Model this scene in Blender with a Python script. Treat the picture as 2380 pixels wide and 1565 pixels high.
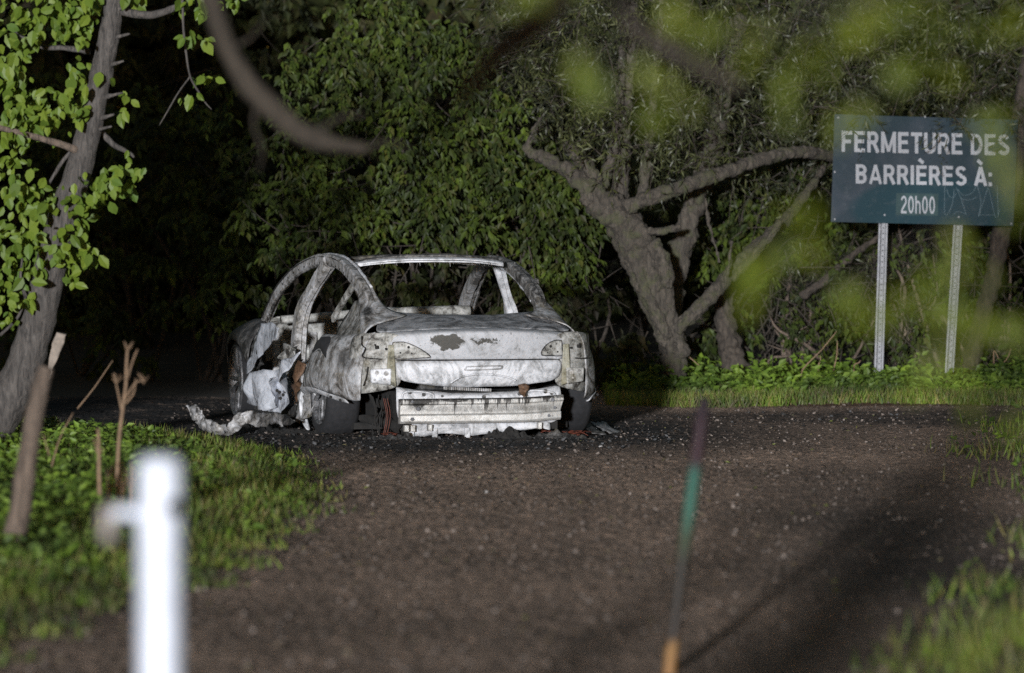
import bpy, bmesh, math, random
import numpy as np
from mathutils import Vector, Matrix, noise as mnoise

random.seed(7)
rng = np.random.default_rng(11)
R = math.radians
scene = bpy.context.scene
for o in list(bpy.data.objects):
    bpy.data.objects.remove(o)

# ------------------------------------------------------------------ camera
CAM_H, FPX, HX, HY = 1.55, 13222.0, 1190.0, 451.0
cd = bpy.data.cameras.new('camera')
cam = bpy.data.objects.new('camera', cd)
scene.collection.objects.link(cam)
cam.location = (0, 0, CAM_H)
cam.rotation_euler = (R(90), 0, 0)
cd.lens = 200
cd.sensor_width = 36
cd.shift_y = -(782.5 - HY) / 2380.0
cd.clip_start = 0.5
cd.clip_end = 2000
cd.dof.use_dof = True
cd.dof.focus_distance = 36.6
cd.dof.aperture_fstop = 2.7
scene.camera = cam

# ------------------------------------------------------------------ sky, light, exposure
SUN_EL, SUN_SLOPE = R(3.3), 0.125          # the light comes from behind the camera, a little to its left
SUN_AZ = math.atan(SUN_SLOPE)
w = bpy.data.worlds.new('World')
scene.world = w
w.use_nodes = True
wn = w.node_tree.nodes
bg = wn['Background']
sky = wn.new('ShaderNodeTexSky')
sky.sky_type = 'NISHITA'
sky.sun_disc = False
sky.sun_elevation = SUN_EL
sky.sun_rotation = math.pi + SUN_AZ
w.node_tree.links.new(sky.outputs[0], bg.inputs[0])
bg.inputs[1].default_value = 0.085

sl = bpy.data.lights.new('sun', 'SUN')
sl.energy = 4.7
sl.angle = R(1.7)
sl.color = (0.94, 0.965, 1.0)
sun = bpy.data.objects.new('sun', sl)
scene.collection.objects.link(sun)
ldir = Vector((math.sin(SUN_AZ) * math.cos(SUN_EL), math.cos(SUN_AZ) * math.cos(SUN_EL), -math.sin(SUN_EL)))
sun.rotation_euler = ldir.to_track_quat('-Z', 'Y').to_euler()
sun.location = (-10, -20, 8)

vs = scene.view_settings
vs.view_transform = 'Standard'
vs.look = 'None'
vs.exposure = 0.0
vs.gamma = 1.0
scene.cycles.use_denoising = False
scene.cycles.sample_clamp_direct = 6.0
scene.cycles.sample_clamp_indirect = 1.5
scene.cycles.max_bounces = 5
scene.cycles.transparent_max_bounces = 4

# ------------------------------------------------------------------ helpers
def at(px, py, Y):
    return Vector(((px - HX) / FPX * Y, Y, CAM_H - (py - HY) / FPX * Y))

def link(o, parent=None):
    scene.collection.objects.link(o)
    if parent is not None:
        o.parent = parent
    return o

def tag(o, label=None, cat=None, group=None, kind=None):
    if label: o['label'] = label
    if cat: o['category'] = cat
    if group: o['group'] = group
    if kind: o['kind'] = kind
    return o

def empty(name, loc=(0, 0, 0), rz=0.0):
    o = bpy.data.objects.new(name, None)
    o.location = loc
    o.rotation_euler = (0, 0, rz)
    o.empty_display_size = 0.1
    return link(o)

def np_mesh(name, V, F, mat=None, parent=None, smooth=True):
    """V (n,3), F (m,k) arrays -> object"""
    V = np.asarray(V, dtype=np.float32); F = np.asarray(F, dtype=np.int32)
    me = bpy.data.meshes.new(name)
    m, k = F.shape
    me.vertices.add(len(V)); me.vertices.foreach_set('co', V.ravel())
    me.loops.add(m * k); me.loops.foreach_set('vertex_index', F.ravel())
    me.polygons.add(m)
    me.polygons.foreach_set('loop_start', np.arange(0, m * k, k, dtype=np.int32))
    me.polygons.foreach_set('loop_total', np.full(m, k, dtype=np.int32))
    me.polygons.foreach_set('use_smooth', np.full(m, smooth, dtype=bool))
    me.update(calc_edges=True)
    if mat: me.materials.append(mat)
    return link(bpy.data.objects.new(name, me), parent)

def py_mesh(name, V, F, mat=None, parent=None, smooth=False):
    me = bpy.data.meshes.new(name)
    me.from_pydata([tuple(v) for v in V], [], F)
    if smooth:
        for p in me.polygons: p.use_smooth = True
    me.update()
    if mat: me.materials.append(mat)
    return link(bpy.data.objects.new(name, me), parent)

def bm_obj(name, bm, mat, parent=None, smooth=False):
    me = bpy.data.meshes.new(name)
    bmesh.ops.recalc_face_normals(bm, faces=bm.faces)
    bm.to_mesh(me); bm.free()
    if smooth:
        for p in me.polygons: p.use_smooth = True
    me.materials.append(mat)
    return link(bpy.data.objects.new(name, me), parent)

def catmull(P, n):
    """resample a polyline of rows through a Catmull-Rom spline, n steps per span"""
    P = np.asarray(P, dtype=float)
    Q = np.vstack([2 * P[0] - P[1], P, 2 * P[-1] - P[-2]])
    out = []
    for i in range(1, len(Q) - 2):
        for t in np.linspace(0, 1, n, endpoint=False):
            a, b, c, d = Q[i - 1], Q[i], Q[i + 1], Q[i + 2]
            out.append(0.5 * ((2 * b) + (c - a) * t + (2 * a - 5 * b + 4 * c - d) * t * t + (3 * b - a - 3 * c + d) * t ** 3))
    out.append(Q[-2])
    return np.array(out)

def tube_geo(P, rad, sides=8, n=4, rough=0.0, flat=1.0, seed=0):
    """swept tapered tube through P with radii rad: returns V, F(quads)"""
    rr = np.random.default_rng(seed)
    A = catmull(np.column_stack([np.asarray([tuple(p) for p in P], float), np.asarray(rad, float)]), n)
    C, r = A[:, :3], A[:, 3]
    T = np.gradient(C, axis=0)
    T /= np.linalg.norm(T, axis=1)[:, None] + 1e-9
    up = np.array([0.03, 1.0, 0.05])
    V = []
    ang = np.linspace(0, 2 * math.pi, sides, endpoint=False)
    for i in range(len(C)):
        s = np.cross(T[i], up); s /= np.linalg.norm(s) + 1e-9
        u = np.cross(s, T[i])
        k = r[i] * (1 + rough * rr.standard_normal(sides))
        V.append(C[i] + (np.cos(ang) * k)[:, None] * s + (np.sin(ang) * k * flat)[:, None] * u)
    V = np.vstack(V)
    F = []
    for i in range(len(C) - 1):
        for j in range(sides):
            a = i * sides + j; b = i * sides + (j + 1) % sides
            F.append((a, b, b + sides, a + sides))
    return V, F

def join_geo(geos):
    V, F, n = [], [], 0
    for v, f in geos:
        V.append(np.asarray(v)); F += [tuple(i + n for i in q) for q in f]; n += len(v)
    return np.vstack(V), F

def tube(name, P, rad, mat, parent=None, sides=8, n=4, rough=0.0, flat=1.0, seed=0, cap=True):
    V, F = tube_geo(P, rad, sides, n, rough, flat, seed)
    F = list(F)
    if cap:
        F.append(tuple(range(sides))[::-1]); F.append(tuple(range(len(V) - sides, len(V))))
    return py_mesh(name, V, F, mat, parent, True)

def box_geo(x0, x1, y0, y1, z0, z1):
    V = [(x0, y0, z0), (x1, y0, z0), (x1, y1, z0), (x0, y1, z0), (x0, y0, z1), (x1, y0, z1), (x1, y1, z1), (x0, y1, z1)]
    F = [(0, 3, 2, 1), (4, 5, 6, 7), (0, 1, 5, 4), (1, 2, 6, 5), (2, 3, 7, 6), (3, 0, 4, 7)]
    return np.array(V, float), F

def box(name, x0, x1, y0, y1, z0, z1, mat, parent=None, bevel=0.0):
    V, F = box_geo(x0, x1, y0, y1, z0, z1)
    o = py_mesh(name, V, F, mat, parent)
    if bevel:
        m = o.modifiers.new('bevel', 'BEVEL'); m.width = bevel; m.segments = 2
    return o

def lathe(name, prof, axis_at, mat, parent=None, seg=32, axis='x'):
    """prof: list of (a, r) along the axis"""
    V, F = [], []
    n = len(prof)
    for j in range(seg):
        t = 2 * math.pi * j / seg
        for a, r in prof:
            c, s = r * math.cos(t), r * math.sin(t)
            V.append((a, c, s) if axis == 'x' else ((c, a, s) if axis == 'y' else (c, s, a)))
    for j in range(seg):
        for i in range(n - 1):
            a = j * n + i; b = ((j + 1) % seg) * n + i
            F.append((a, a + 1, b + 1, b))
    V = np.array(V) + np.array(axis_at)
    return py_mesh(name, V, F, mat, parent, True)

def disc_geo(c, r, nrm, up, seg=10, th=0.004):
    nrm = np.array(nrm, float); nrm /= np.linalg.norm(nrm)
    u = np.cross(nrm, up); u /= np.linalg.norm(u); v = np.cross(nrm, u)
    ang = np.linspace(0, 2 * math.pi, seg, endpoint=False)
    ring = (np.cos(ang)[:, None] * u + np.sin(ang)[:, None] * v) * r
    c = np.array(c, float)
    V = np.vstack([c + ring, c + ring * 0.92 + nrm * th])
    F = [(i, (i + 1) % seg, seg + (i + 1) % seg, seg + i) for i in range(seg)]
    F.append(tuple(range(seg, 2 * seg)))
    return V, F

def dots(name, geos, mat, parent):
    for V_, F_ in geos: py_mesh(name, V_, F_, mat, parent)

def roughen(o, strength, size, lv=2):
    sb = o.modifiers.new('sub', 'SUBSURF'); sb.levels = sb.render_levels = lv
    tx = bpy.data.textures.new('lumps', 'CLOUDS'); tx.noise_scale = size; tx.noise_depth = 3
    d = o.modifiers.new('lumps', 'DISPLACE'); d.texture = tx; d.strength = strength; d.mid_level = .5; d.texture_coords = 'LOCAL'
    return o

def patch(name, rows, mat, parent=None, thick=0.004, sub=2, crease=False, amp=0.0, nscale=6.0):
    rows = [[tuple(p) for p in r] for r in rows]
    m, n = len(rows), len(rows[0])
    V = [p for r in rows for p in r]
    F = [(i * n + j, i * n + j + 1, (i + 1) * n + j + 1, (i + 1) * n + j) for i in range(m - 1) for j in range(n - 1)]
    o = py_mesh(name, V, F, mat, parent, True)
    if sub:
        s = o.modifiers.new('sub', 'SUBSURF'); s.levels = sub; s.render_levels = sub
        s.subdivision_type = 'CATMULL_CLARK'
    if amp:
        tx = bpy.data.textures.new('dents', 'CLOUDS'); tx.noise_scale = 1.0 / nscale
        d = o.modifiers.new('dents', 'DISPLACE'); d.texture = tx; d.strength = amp; d.mid_level = 0.5
        d.texture_coords = 'LOCAL'
    s = o.modifiers.new('thick', 'SOLIDIFY'); s.thickness = thick; s.offset = 0
    return o

def sheet(name, outline, mat, parent=None, amp=0.02, scale=8.0, cuts=5, thick=0.004, seed=0, direction=None):
    """a torn, crumpled sheet with the given 3-D outline"""
    bm = bmesh.new()
    vs_ = [bm.verts.new(p) for p in outline]
    f = bm.faces.new(vs_)
    bm.normal_update()
    nrm = Vector(direction) if direction is not None else f.normal.copy()
    bmesh.ops.triangulate(bm, faces=bm.faces)
    bmesh.ops.subdivide_edges(bm, edges=bm.edges, cuts=cuts, use_grid_fill=True)
    for v in bm.verts:
        p = v.co * scale + Vector((seed * 7.3, seed * 3.1, 1.7))
        v.co += nrm * amp * mnoise.noise(p) * 1.6 + nrm * amp * 0.5 * mnoise.noise(p * 2.7)
        v.co += Vector((mnoise.noise(p * 2.1 + Vector((5, 0, 0))), 0, mnoise.noise(p * 2.1 + Vector((0, 9, 0))))) * amp * 0.35
    o = bm_obj(name, bm, mat, parent, True)
    s = o.modifiers.new('thick', 'SOLIDIFY'); s.thickness = thick; s.offset = 0
    return o

def smooth(a, b, x):
    t = np.clip((x - a) / (b - a), 0, 1)
    return t * t * (3 - 2 * t)

# ------------------------------------------------------------------ leaf clouds
LEAF_OVATE = (np.array([(0, 0, 0), (0.22, 0.30, .05), (0.22, -0.30, .05), (0.55, 0.36, .05), (0.55, -0.36, .05), (0.5, 0, -.02), (0.8, 0.2, 0.0), (0.8, -0.2, 0.0), (1.0, 0, -0.10)]),
              np.array([(0, 5, 1), (0, 2, 5), (1, 5, 3), (2, 4, 5), (3, 5, 6), (4, 7, 5), (6, 5, 8), (7, 8, 5)]))
LEAF_SIMPLE = (np.array([(0, 0, 0), (0.42, 0.42, .06), (0.42, -0.42, .06), (0.5, 0, -.03), (1.0, 0, -.08)]),
               np.array([(0, 3, 1), (0, 2, 3), (1, 3, 4), (2, 4, 3)]))
LEAF_NARROW = (np.array([(0, 0, 0), (0.45, 0.5, .02), (0.45, -0.5, .02), (1.0, 0, -.08)]),
               np.array([(0, 2, 1), (1, 2, 3)]))
BLADE = (np.array([(0, 0.5, 0), (0, -0.5, 0), (0.55, 0.4, 0.05), (0.55, -0.4, 0.05), (1, 0, -0.12)]),
         np.array([(0, 1, 3), (0, 3, 2), (2, 3, 4)]))

def nrmz(a):
    return a / (np.linalg.norm(a, axis=-1, keepdims=True) + 1e-9)

def leaf_geo(pos, tip, hint, length, width, tmpl):
    TV, TF = tmpl
    N = len(pos)
    t = nrmz(tip); s = nrmz(np.cross(hint, t)); n = np.cross(t, s)
    L = np.broadcast_to(np.asarray(length, float), (N,))[:, None, None]
    W = np.broadcast_to(np.asarray(width, float), (N,))[:, None, None]
    V = pos[:, None, :] + TV[None, :, 0:1] * L * t[:, None, :] + TV[None, :, 1:2] * W * s[:, None, :] + TV[None, :, 2:3] * L * n[:, None, :]
    F = TF[None] + (np.arange(N) * len(TV))[:, None, None]
    return V.reshape(-1, 3), F.reshape(-1, 3)

def leaf_obj(name, pos, tip, hint, length, width, tmpl, mat, parent=None):
    V, F = leaf_geo(pos, tip, hint, length, width, tmpl)
    return np_mesh(name, V, F, mat, parent, False)

# ------------------------------------------------------------------ materials
def newmat(name):
    m = bpy.data.materials.new(name); m.use_nodes = True
    nt = m.node_tree
    b = nt.nodes['Principled BSDF']
    return m, nt, b

def nd(nt, typ, **kw):
    n = nt.nodes.new(typ)
    for k, v in kw.items():
        if k in n.inputs.keys() if hasattr(n.inputs, 'keys') else False:
            n.inputs[k].default_value = v
        else:
            setattr(n, k, v)
    return n

def noise_node(nt, vec, scale, detail=4, rough=0.6, dist=0.0):
    n = nt.nodes.new('ShaderNodeTexNoise')
    n.inputs['Scale'].default_value = scale
    n.inputs['Detail'].default_value = detail
    n.inputs['Roughness'].default_value = rough
    n.inputs['Distortion'].default_value = dist
    if vec is not None: nt.links.new(vec, n.inputs['Vector'])
    return n.outputs['Fac']

def ramp(nt, fac, stops, interp='LINEAR'):
    n = nt.nodes.new('ShaderNodeValToRGB')
    cr = n.color_ramp
    cr.interpolation = interp
    while len(cr.elements) < len(stops): cr.elements.new(0.5)
    for e, (p, c) in zip(cr.elements, stops):
        e.position = p
        e.color = (c[0], c[1], c[2], 1) if hasattr(c, '__len__') else (c, c, c, 1)
    nt.links.new(fac, n.inputs[0])
    return n.outputs[0]

def mix(nt, fac, a, b, mode='MIX'):
    n = nt.nodes.new('ShaderNodeMix'); n.data_type = 'RGBA'; n.blend_type = mode
    for sock, v in ((n.inputs[0], fac), (n.inputs[6], a), (n.inputs[7], b)):
        if hasattr(v, 'is_linked') or hasattr(v, 'links'): nt.links.new(v, sock)
        elif hasattr(v, '__len__'): sock.default_value = (v[0], v[1], v[2], 1)
        else: sock.default_value = v
    return n.outputs[2]

def math_n(nt, op, a, b=None, clamp=False):
    n = nt.nodes.new('ShaderNodeMath'); n.operation = op; n.use_clamp = clamp
    for i, v in enumerate((a, b)):
        if v is None: continue
        if hasattr(v, 'links'): nt.links.new(v, n.inputs[i])
        else: n.inputs[i].default_value = v
    return n.outputs[0]

def obj_coords(nt):
    return nt.nodes.new('ShaderNodeTexCoord').outputs['Object']

def scaled(nt, vec, s, loc=(0, 0, 0)):
    n = nt.nodes.new('ShaderNodeMapping')
    n.inputs['Scale'].default_value = s
    n.inputs['Location'].default_value = loc
    nt.links.new(vec, n.inputs['Vector'])
    return n.outputs[0]

def bump(nt, b, h, strength, dist):
    n = nt.nodes.new('ShaderNodeBump')
    n.inputs['Strength'].default_value = strength
    n.inputs['Distance'].default_value = dist
    nt.links.new(h, n.inputs['Height'])
    nt.links.new(n.outputs[0], b.inputs['Normal'])

def mask_box(nt, vec, c, s, soft=0.3):
    """1 inside an ellipse-ish region centred c with half sizes s (object space)"""
    m = scaled(nt, vec, tuple(1.0 / k for k in s), tuple(-ci / k for ci, k in zip(c, s)))
    ln = nt.nodes.new('ShaderNodeVectorMath'); ln.operation = 'LENGTH'
    nt.links.new(m, ln.inputs[0])
    r = nt.nodes.new('ShaderNodeMapRange')
    r.inputs[1].default_value = 1.0; r.inputs[2].default_value = 1.0 - soft
    nt.links.new(ln.outputs['Value'], r.inputs[0])
    return r.outputs[0]

def burnt(name, lo=(.06, .058, .055), mid=(.26, .255, .25), hi=(.52, .53, .56), bias=0.0, soot_masks=(), tan=0.35, rough=.62, metal=0.15, patchy=None, drips=False, fw=.44):
    m, nt, b = newmat(name)
    v = obj_coords(nt)
    big = noise_node(nt, v, 4.6, 7, .68, 2.4)
    fine = noise_node(nt, v, 23, 8, .8, 1.2)
    streak = noise_node(nt, scaled(nt, v, (26, 26, 3.0)), 1.0, 4, .6)
    f = math_n(nt, 'ADD', math_n(nt, 'MULTIPLY', big, .96 - fw), math_n(nt, 'MULTIPLY', fine, fw))
    f = math_n(nt, 'ADD', f, math_n(nt, 'MULTIPLY', streak, .14))
    f = math_n(nt, 'ADD', f, bias - .065)
    col = ramp(nt, f, [(.40, lo), (.47, mid), (.525, tuple(.5 * (a + c) for a, c in zip(mid, hi))), (.575, hi)])
    tn = noise_node(nt, scaled(nt, v, (1, 1, 1), (3.1, 7.7, 1.3)), 6.0, 5, .7)
    tm = ramp(nt, tn, [(.56, 0.0), (.68, 1.0)])
    col = mix(nt, math_n(nt, 'MULTIPLY', tm, tan), col, (.30, .25, .15))
    # dark specks and chipped soot
    sp = noise_node(nt, v, 60, 3, .6)
    sm = ramp(nt, sp, [(.63, 0.0), (.67, 1.0)])
    col = mix(nt, math_n(nt, 'MULTIPLY', sm, .45), col, (.035, .03, .028))
    for c, s, k in soot_masks:
        mk = mask_box(nt, v, c, s, .6)
        mk = math_n(nt, 'MULTIPLY', mk, ramp(nt, fine, [(.38, 0.25), (.52, 1.0)]))
        col = mix(nt, math_n(nt, 'MULTIPLY', mk, k), col, (.022, .021, .02))
    if drips:
        dn = noise_node(nt, scaled(nt, v, (34, 3, 2.2)), 1.0, 3, .7)
        sp_ = nt.nodes.new('ShaderNodeSeparateXYZ'); nt.links.new(v, sp_.inputs[0])
        hz_ = nt.nodes.new('ShaderNodeMapRange'); hz_.inputs[1].default_value = .17; hz_.inputs[2].default_value = .262; hz_.inputs[3].default_value = -.10; hz_.inputs[4].default_value = .12
        nt.links.new(sp_.outputs['Z'], hz_.inputs[0])
        dm = ramp(nt, math_n(nt, 'ADD', dn, hz_.outputs[0]), [(.585, 0.0), (.64, .92)])
        col = mix(nt, dm, col, (.025, .022, .02))
    for c, sz_, ns, lo_ in (patchy or ()):
        dv = nt.nodes.new('ShaderNodeTexNoise'); dv.inputs['Scale'].default_value = 16; dv.inputs['Detail'].default_value = 5; nt.links.new(v, dv.inputs['Vector'])
        vm = nt.nodes.new('ShaderNodeVectorMath'); vm.operation = 'MULTIPLY_ADD'; vm.inputs[1].default_value = (.16, .16, .10); nt.links.new(dv.outputs['Color'], vm.inputs[0])
        vo = nt.nodes.new('ShaderNodeVectorMath'); vo.operation = 'SUBTRACT'; vo.inputs[1].default_value = (.08, .08, .05); nt.links.new(v, vo.inputs[0]); nt.links.new(vo.outputs[0], vm.inputs[2])
        mk = mask_box(nt, vm.outputs[0], c, sz_, .95)
        vv = noise_node(nt, v, ns, 5, .75)
        mk2 = ramp(nt, math_n(nt, 'MULTIPLY', mk, math_n(nt, 'ADD', vv, .15)), [(lo_, 0.0), (lo_ + .05, 1.0)])
        col = mix(nt, mk2, col, (.06, .057, .05))
    nt.links.new(col, b.inputs['Base Color'])
    rr = nt.nodes.new('ShaderNodeMapRange')
    rr.inputs[3].default_value = rough - .15; rr.inputs[4].default_value = rough + .2
    nt.links.new(fine, rr.inputs[0]); nt.links.new(rr.outputs[0], b.inputs['Roughness'])
    b.inputs['Metallic'].default_value = metal
    hh = math_n(nt, 'ADD', fine, math_n(nt, 'MULTIPLY', big, 1.5))
    bump(nt, b, hh, .35, .012)
    return m

def plain(name, col, rough=.6, metal=0.0, var=.25, scale=20, bumpk=.15, bdist=.005):
    m, nt, b = newmat(name)
    v = obj_coords(nt)
    n = noise_node(nt, v, scale, 5, .65)
    c = ramp(nt, n, [(.3, tuple(k * (1 - var) for k in col)), (.7, tuple(min(1, k * (1 + var)) for k in col))])
    nt.links.new(c, b.inputs['Base Color'])
    b.inputs['Roughness'].default_value = rough
    b.inputs['Metallic'].default_value = metal
    if bumpk: bump(nt, b, n, bumpk, bdist)
    return m

def leafmat(name, cols, trans=.25, rough=.5, spec=.35, patch_=False):
    m, nt, b = newmat(name)
    g = nt.nodes.new('ShaderNodeNewGeometry')
    k = len(cols)
    col = ramp(nt, g.outputs['Random Per Island'], [(i / max(1, k - 1), c) for i, c in enumerate(cols)])
    if patch_:
        pn_ = noise_node(nt, obj_coords(nt), 2.2, 4, .65)
        col = mix(nt, ramp(nt, pn_, [(.40, 0.0), (.62, 1.0)]), mix(nt, 1.0, col, (.50, .50, .62), 'MULTIPLY'), mix(nt, 1.0, col, (1.4, 1.35, 1.0), 'MULTIPLY'))
    nt.links.new(col, b.inputs['Base Color'])
    b.inputs['Roughness'].default_value = rough
    b.inputs['Specular IOR Level'].default_value = spec
    tr = nt.nodes.new('ShaderNodeBsdfTranslucent')
    nt.links.new(col, tr.inputs['Color'])
    ms = nt.nodes.new('ShaderNodeMixShader'); ms.inputs[0].default_value = trans
    out = nt.nodes['Material Output']
    nt.links.new(b.outputs[0], ms.inputs[1]); nt.links.new(tr.outputs[0], ms.inputs[2])
    nt.links.new(ms.outputs[0], out.inputs['Surface'])
    return m

def leafmat_obj(name, cols, trans=.25):
    m = leafmat(name, cols, trans)
    nt = m.node_tree
    oi = nt.nodes.new('ShaderNodeObjectInfo')
    for n in nt.nodes:
        if n.type == 'VALTORGB': nt.links.new(oi.outputs['Random'], n.inputs[0])
    return m

def bark(name, dark, light, scale=9.0, stretch=.16, moss=None, bk=.6):
    m, nt, b = newmat(name)
    v = obj_coords(nt)
    a = noise_node(nt, scaled(nt, v, (1, 1, stretch)), scale * 5, 6, .7, 1.0)
    c = noise_node(nt, v, 4.0, 4, .6)
    col = ramp(nt, a, [(.36, dark), (.62, light)])
    col = mix(nt, ramp(nt, c, [(.40, 0.0), (.70, .55)]), col, tuple(k * .55 for k in light))
    if moss:
        mm = noise_node(nt, scaled(nt, v, (1, 1, 1), (9, 4, 2)), 7.0, 5, .7)
        col = mix(nt, ramp(nt, mm, [(.50, 0.0), (.62, .8)]), col, moss)
    nt.links.new(col, b.inputs['Base Color'])
    b.inputs['Roughness'].default_value = .9
    bump(nt, b, a, bk, .02)
    return m

M = {}
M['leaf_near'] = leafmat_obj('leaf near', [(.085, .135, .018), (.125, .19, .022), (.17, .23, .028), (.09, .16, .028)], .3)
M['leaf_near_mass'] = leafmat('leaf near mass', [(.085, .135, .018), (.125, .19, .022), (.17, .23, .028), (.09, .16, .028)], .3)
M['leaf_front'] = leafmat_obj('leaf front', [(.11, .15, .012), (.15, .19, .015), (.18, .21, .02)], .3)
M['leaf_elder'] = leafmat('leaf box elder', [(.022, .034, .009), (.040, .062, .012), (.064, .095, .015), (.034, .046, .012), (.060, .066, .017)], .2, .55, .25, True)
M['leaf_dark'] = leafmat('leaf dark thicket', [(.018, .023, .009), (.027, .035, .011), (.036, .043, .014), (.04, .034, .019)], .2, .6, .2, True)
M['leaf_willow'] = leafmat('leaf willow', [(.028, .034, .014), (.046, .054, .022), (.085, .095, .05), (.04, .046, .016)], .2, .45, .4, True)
M['leaf_weed'] = leafmat('leaf weed', [(.075, .135, .022), (.115, .195, .03), (.165, .25, .045), (.10, .16, .036)], .25, .5, .3, True)
M['grass'] = leafmat('grass blades', [(.08, .135, .026), (.125, .205, .036), (.19, .265, .055), (.19, .18, .075), (.23, .19, .09)], .25, .5, .3, True)
M['dry'] = plain('dry stalk', (.22, .145, .09), .85, 0, .3, 30)
M['bark_near'] = bark('bark near tree', (.022, .020, .019), (.115, .102, .092), 8)
M['bark_stem'] = bark('bark brown stem', (.05, .038, .03), (.20, .15, .115), 7, .16, None, 1.0)
M['bark_willow'] = bark('bark willow', (.020, .017, .014), (.10, .084, .066), 7, .22, (.06, .062, .03), 1.0)
M['bark_dull'] = bark('bark dull', (.02, .016, .013), (.075, .06, .047), 6, .3)
M['bark_limb'] = bark('bark overhanging limb', (.026, .02, .014), (.06, .047, .034), 6, .3)
M['heartwood'] = plain('broken pale wood', (.24, .20, .165), .8, 0, .25, 25)

M['burnt'] = burnt('burnt body steel', lo=(.045, .04, .036), mid=(.20, .19, .18), hi=(.48, .485, .50), bias=.015, tan=.35, fw=.30, soot_masks=[((-.625, -.34, .80), (.05, .10, .065), 1.3), ((-.86, .28, .5), (.06, .12, .25), .6), ((-.3, -.5, .77), (.3, .12, .06), .35), ((.66, -.3, .72), (.10, .3, .10), .6), ((-.80, -.50, .50), (.08, .16, .09), .8)])
M['burnt_white'] = burnt('ash white panel', lo=(.16, .155, .15), mid=(.33, .335, .345), hi=(.62, .625, .65), bias=.055, tan=.10, fw=.30)
M['burnt_lid'] = burnt('boot lid ash', lo=(.12, .115, .11), mid=(.32, .322, .33), hi=(.44, .445, .465), bias=.07, tan=.08, fw=.22, patchy=[((-.225, -.85, .622), (.20, .4, .072), 34, .30), ((.01, -.85, .625), (.22, .4, .065), 75, .44), ((-.20, -.85, .585), (.13, .4, .035), 40, .36)])
M['burnt_dark'] = burnt('sooty steel', lo=(.012, .011, .011), mid=(.06, .058, .056), hi=(.20, .19, .185), bias=-.03, tan=.25)
M['burnt_tan'] = burnt('scorched tan steel', lo=(.05, .045, .04), mid=(.25, .245, .225), hi=(.50, .495, .48), bias=.0, tan=.25)
M['burnt_inner'] = burnt('sooty inner panel', lo=(.015, .014, .013), mid=(.13, .125, .115), hi=(.42, .42, .41), bias=.0, tan=.25)
M['burnt_olive'] = burnt('scorched olive steel', lo=(.04, .038, .025), mid=(.17, .16, .11), hi=(.34, .33, .27), bias=.0, tan=.5)
M['burnt_deck'] = burnt('scorched deck steel', lo=(.05, .05, .052), mid=(.16, .162, .168), hi=(.33, .335, .35), bias=.02, tan=.12, fw=.20)
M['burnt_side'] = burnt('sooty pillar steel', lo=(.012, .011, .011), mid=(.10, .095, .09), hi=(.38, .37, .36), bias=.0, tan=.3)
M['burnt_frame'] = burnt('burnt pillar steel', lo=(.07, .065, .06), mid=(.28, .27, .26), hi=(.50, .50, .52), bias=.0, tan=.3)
M['beam'] = burnt('bare aluminium beam', lo=(.10, .095, .085), mid=(.40, .385, .36), hi=(.58, .57, .55), bias=.06, tan=.25, rough=.5, metal=.45, drips=True,
                  soot_masks=[((-.40, -.95, .245), (.13, .2, .06), 1.6), ((0, -.92, .268), (.9, .3, .014), 1.4), ((0, -.95, .198), (1.2, .3, .036), .55), ((-.2, -.95, .255), (.22, .2, .022), 1.2)])
M['hole'] = plain('hole soot', (.012, .011, .01), .9, 0, .2, 10, 0)
M['tyre'] = plain('scorched tyre', (.016, .016, .018), .85, 0, .4, 30, .4, .006)
M['rim'] = burnt('wheel rim metal', lo=(.03, .03, .03), mid=(.13, .13, .135), hi=(.30, .30, .31), bias=.0, tan=.10, rough=.4, metal=.4)
M['soot'] = plain('soot', (.016, .015, .014), .95, 0, .5, 18, .8, .02)
M['skin'] = burnt('pale door skin', lo=(.10, .10, .11), mid=(.36, .375, .41), hi=(.56, .58, .63), bias=.03, tan=.05, fw=.25)
M['molten'] = burnt('half melted panel', lo=(.07, .065, .06), mid=(.27, .26, .26), hi=(.46, .46, .46), bias=.02, tan=.2)
M['wire'] = plain('orange cable', (.12, .03, .016), .6, 0, .4, 40, 0)
M['copper'] = plain('rusty latch', (.10, .055, .03), .7, .2, .8, 60, .5)
M['post_white'] = plain('white painted steel', (.70, .74, .84), .45, 0, .16, 9, .1)
M['lock'] = plain('worn padlock', (.30, .26, .24), .5, .3, .3, 40, .1)
M['galv'] = plain('galvanised steel', (.13, .133, .145), .5, .3, .35, 30, .1)

# ------------------------------------------------------------------ terrain
LE = np.array([(15, -2.2), (19, -1.74), (21.6, -1.46), (22.8, -1.16), (24.4, -1.15), (26, -1.08), (28.1, -.96), (31, -1.10), (33.6, -1.38), (35.2, -1.85), (36.2, -2.6), (37, -4.5)])
RE = np.array([(14, .6), (18.8, 1.22), (22.5, 1.95), (27, 2.62), (34, 2.78), (38.5, 3.35), (41, 4.4)])
def edgeL(Y): return np.interp(Y, LE[:, 0], LE[:, 1], left=-2.6, right=-30)
def edgeR(Y): return np.interp(Y, RE[:, 0], RE[:, 1], left=.3, right=30)
def gz(X, Y):
    X = np.asarray(X, float); Y = np.asarray(Y, float)
    z = smooth(41.2, 43.6, Y) * .10 * smooth(-1.5, 1.0, X) + smooth(44, 54, Y) * .5
    z = z + .05 * smooth(0, .6, edgeL(Y) - X) + .05 * smooth(0, .6, X - edgeR(Y))
    z = z + .012 * np.sin(X * 1.7 + Y * .6) * np.sin(Y * .9 - X * .4)
    return z

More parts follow.
